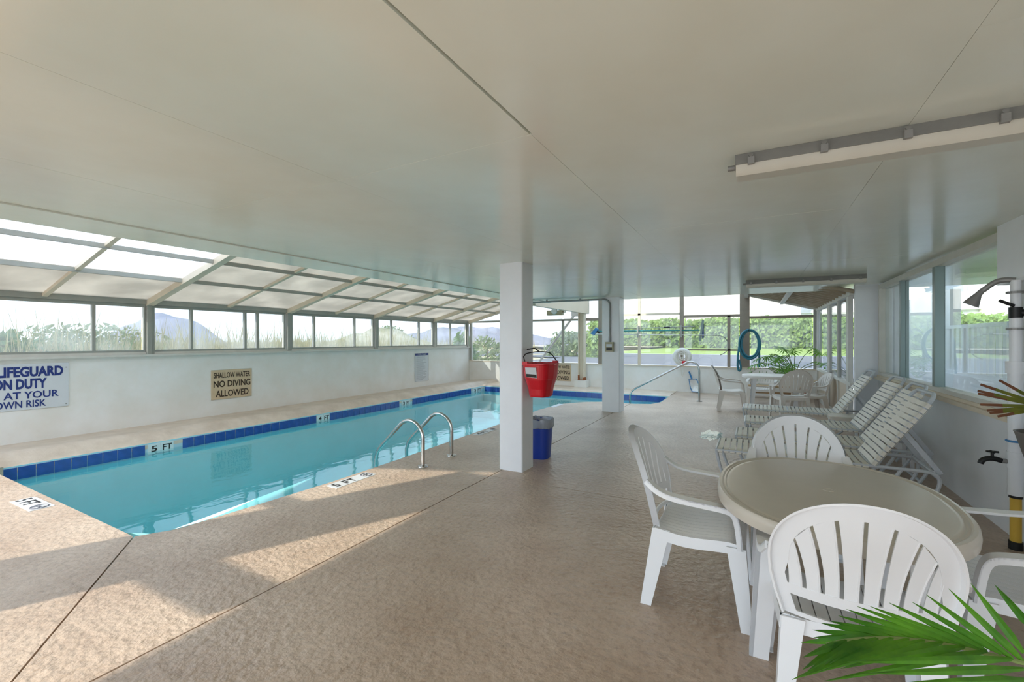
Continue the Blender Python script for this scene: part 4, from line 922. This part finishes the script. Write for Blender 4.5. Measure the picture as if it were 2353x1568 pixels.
struct('lawn', grid(-9.7, 80, 8, 33, 70, 4, lambda x, y: .56+(y-33)*.004), 'lawn')
struct('sand_track', grid(-60, -9.0, 8, 46, 54, 2, lambda x, y: .80), 'sand')
def hill(cx, cy, rx_, ry_, h, m, name='dune', seed=0):
    R_ = random.Random(seed); ph = [R_.uniform(0, 6) for _ in range(6)]
    def f(x, y):
        d = ((x-cx)/rx_)**2+((y-cy)/ry_)**2
        return .3+h*math.exp(-d*1.6)*(1+.10*math.sin(x*.9+ph[0])+.08*math.sin(y*.8+ph[1])+.05*math.sin(x*2.1+y*1.7+ph[2]))
    return struct(name, grid(cx-2*rx_, min(cx+2*rx_, -9.8), 40, cy-2*ry_, cy+2*ry_, 40, f), m, None, True)
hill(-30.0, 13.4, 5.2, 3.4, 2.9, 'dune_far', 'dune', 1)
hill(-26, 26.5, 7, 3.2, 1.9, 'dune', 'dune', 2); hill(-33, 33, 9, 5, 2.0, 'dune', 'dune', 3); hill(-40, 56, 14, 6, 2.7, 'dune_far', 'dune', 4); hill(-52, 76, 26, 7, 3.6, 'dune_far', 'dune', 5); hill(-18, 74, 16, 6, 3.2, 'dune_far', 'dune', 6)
hill(-22, 8, 12, 7, .75, 'dune', 'dune', 8)
# dune grass blades
def blades(name, n, area, hmin, hmax, m, zf, seed, dens=None):
    R_ = random.Random(seed); mb = MB()
    for _ in range(n):
        x = R_.uniform(area[0], area[1]); y = R_.uniform(area[2], area[3]); z = zf(x, y); h = R_.uniform(hmin, hmax)*(1.0 if R_.random() > .12 else 1.5)
        a = R_.uniform(0, 2*PI); ln = R_.uniform(.05, .4)*h; w = .005+h*.006; dx, dy = math.cos(a)*ln, math.sin(a)*ln; b = R_.uniform(0, PI); wx, wy = math.cos(b)*w, math.sin(b)*w
        mb.add([(x-wx, y-wy, z), (x+wx, y+wy, z), (x+dx*.5+wx*.6, y+dy*.5+wy*.6, z+h*.6), (x+dx*.5-wx*.6, y+dy*.5-wy*.6, z+h*.6), (x+dx, y+dy, z+h)], [(0,1,2,3), (3,2,4)])
    return link(name, mb.mesh(name, m), None, kind='stuff', label='dry dune grass outside the long windows' if 'green' not in m else 'green dune weeds outside the long windows', category='grass')
blades('dune_grass', 22000, (-18, -11.8, -2, 15), .5, 1.25, 'blade', lambda x, y: .45, 11)
blades('dune_weeds', 2500, (-15, -11.2, -2, 6), .4, 1.0, 'blade_green', lambda x, y: .45, 12)
blades('dune_grass', 5000, (-36, -18, 14, 40), .4, 1.0, 'blade', lambda x, y: .7, 13)
# bushes: shells of small leaves
def bush(name, label, cat, c, r, n, m, seed, sz=.12, group=None):
    R_ = random.Random(seed); mb = MB()
    for _ in range(n):
        d = Vector((R_.gauss(0, 1), R_.gauss(0, 1), R_.gauss(0, 1)+.25)).normalized(); k = R_.uniform(.7, 1.0)*(1+.15*math.sin(d.x*5+seed)*math.sin(d.z*6))
        p = Vector((d.x*r[0]*k, d.y*r[1]*k, max(.02, d.z*r[2]*k))); u = Vector((R_.gauss(0, 1), R_.gauss(0, 1), R_.gauss(0, 1))).normalized(); v = u.orthogonal().normalized(); s = sz*R_.uniform(.6, 1.3)
        mb.add([p-u*s*.4, p+v*s, p+u*s*.4, p-v*s], [(0,1,2,3)])
    t = thing(name, label, cat, c, 0, group)
    o = part('foliage', mb, m, t); o['kind'] = 'stuff'
    part('branch', MB().tube([(0, 0, -.3), (0, 0, r[2]*.5)], .05, 6), 'wood_twig', t)
bush('shrub', 'dark green shrub outside the window above the lifeguard sign', 'shrub', (-14.2, 3.0, .5), (1.3, 1.3, 1.25), 2200, 'blade_green', 21)
bush('shrub', 'leafless grey-green scrub outside the second window bay', 'shrub', (-16.5, 5.4, .5), (2.2, 2.4, 1.45), 3600, 'bush_leaf', 22, .09)
bush('shrub', 'bush with silvery leaves on the crest of the pale dune', 'shrub', (-28.5, 29.8, 1.2), (2.4, 1.8, 1.5), 1600, 'bush_leaf', 23, .16)
bush('shrub', 'spiky bright shrub at the corner of the long windows', 'shrub', (-11.6, 16.9, .5), (.6, .6, 1.35), 700, 'blade_green', 24, .14)
bush('shrub', 'blue-grey bush outside the far corner window', 'shrub', (-12.2, 20.0, .5), (1.2, 1.0, 1.25), 900, 'bush_leaf', 25, .12)
bush('shrub', 'rounded green bush behind the diagonal brace', 'shrub', (-9.9, 27.0, .5), (2.1, 1.8, 1.6), 3200, 'bush_leaf', 26, .15)
bush('shrub', 'green bush partly hidden by the steel post', 'shrub', (-7.9, 25.5, .5), (.9, .9, 1.5), 1500, 'hedge_leaf', 27, .15)
# hedge beyond the lawn
R_ = random.Random(31); mb = MB()
for _ in range(20000):
    x = R_.uniform(-18, 46); z = .6+3.3*R_.random()+.12*math.sin(x*1.3); y = 54+R_.uniform(-.7, .5)+.5*math.sin(x*.8)+(1.0 if z > 3.6 else 0); u = Vector((R_.gauss(0, 1), R_.gauss(0, 1), R_.gauss(0, 1))).normalized(); v = u.orthogonal().normalized(); s = R_.uniform(.14, .34)
    mb.add([Vector((x, y, z))-u*s*.6, Vector((x, y, z))+v*s, Vector((x, y, z))+u*s*.6, Vector((x, y, z))-v*s], [(0,1,2,3)])
hd = thing('hedge', 'long clipped green hedge beyond the lawn', 'hedge', (0, 0, 0)); o = part('foliage', mb, 'hedge_leaf', hd); o['kind'] = 'stuff'
part('core', B(-18, 46, 54.3, 55.4, .5, 3.6), 'hedge_leaf', hd)
# neighbour building
nb = thing('apartment_building', 'pale apartment building rising behind the hedge', 'building', (0, 0, 0))
part('wall', B(-6, 60, 62, 72, .4, 22), 'building_white', nb); part('wing', B(-17, 4.5, 59, 64, .4, 22), 'building', nb)
for z in (4.6, 8.2): part('ledge', B(4.6, 60, 61.4, 62, z, z+.35), 'building_white', nb)
for k in range(3): part('railing', B(5, 50, 61.2, 61.3, 5.0+k*.25, 5.08+k*.25), 'building_white', nb)
part('pillar', B(19.8, 21.6, 60.6, 61.9, .4, 6.5), 'building', nb)
for x in (7.6, 16, 24):
    w = part('window', B(x, x+2.6, 61.9, 62.02, 6.9, 10.2), 'window_dark', nb); part('sill', B(x-.3, x+2.9, 61.7, 62, 6.5, 6.9), 'window_dark', w)
    part('jamb', B(x-.4, x, 61.8, 62, 6.9, 10.2), 'building', w)
# diagonal brace outside the far glass
t = thing('stair_brace', 'cream diagonal steel brace outside the far window', 'brace', (0, 15.2, 0))
part('bar', MB().tube([(-5.62, 0, 2.47), (-7.3, 0, .40)], .045, 8), 'frame_cream', t, True)
part('gusset', B(-5.75, -5.45, -.05, .05, 2.38, 2.55), 'frame_cream', t)
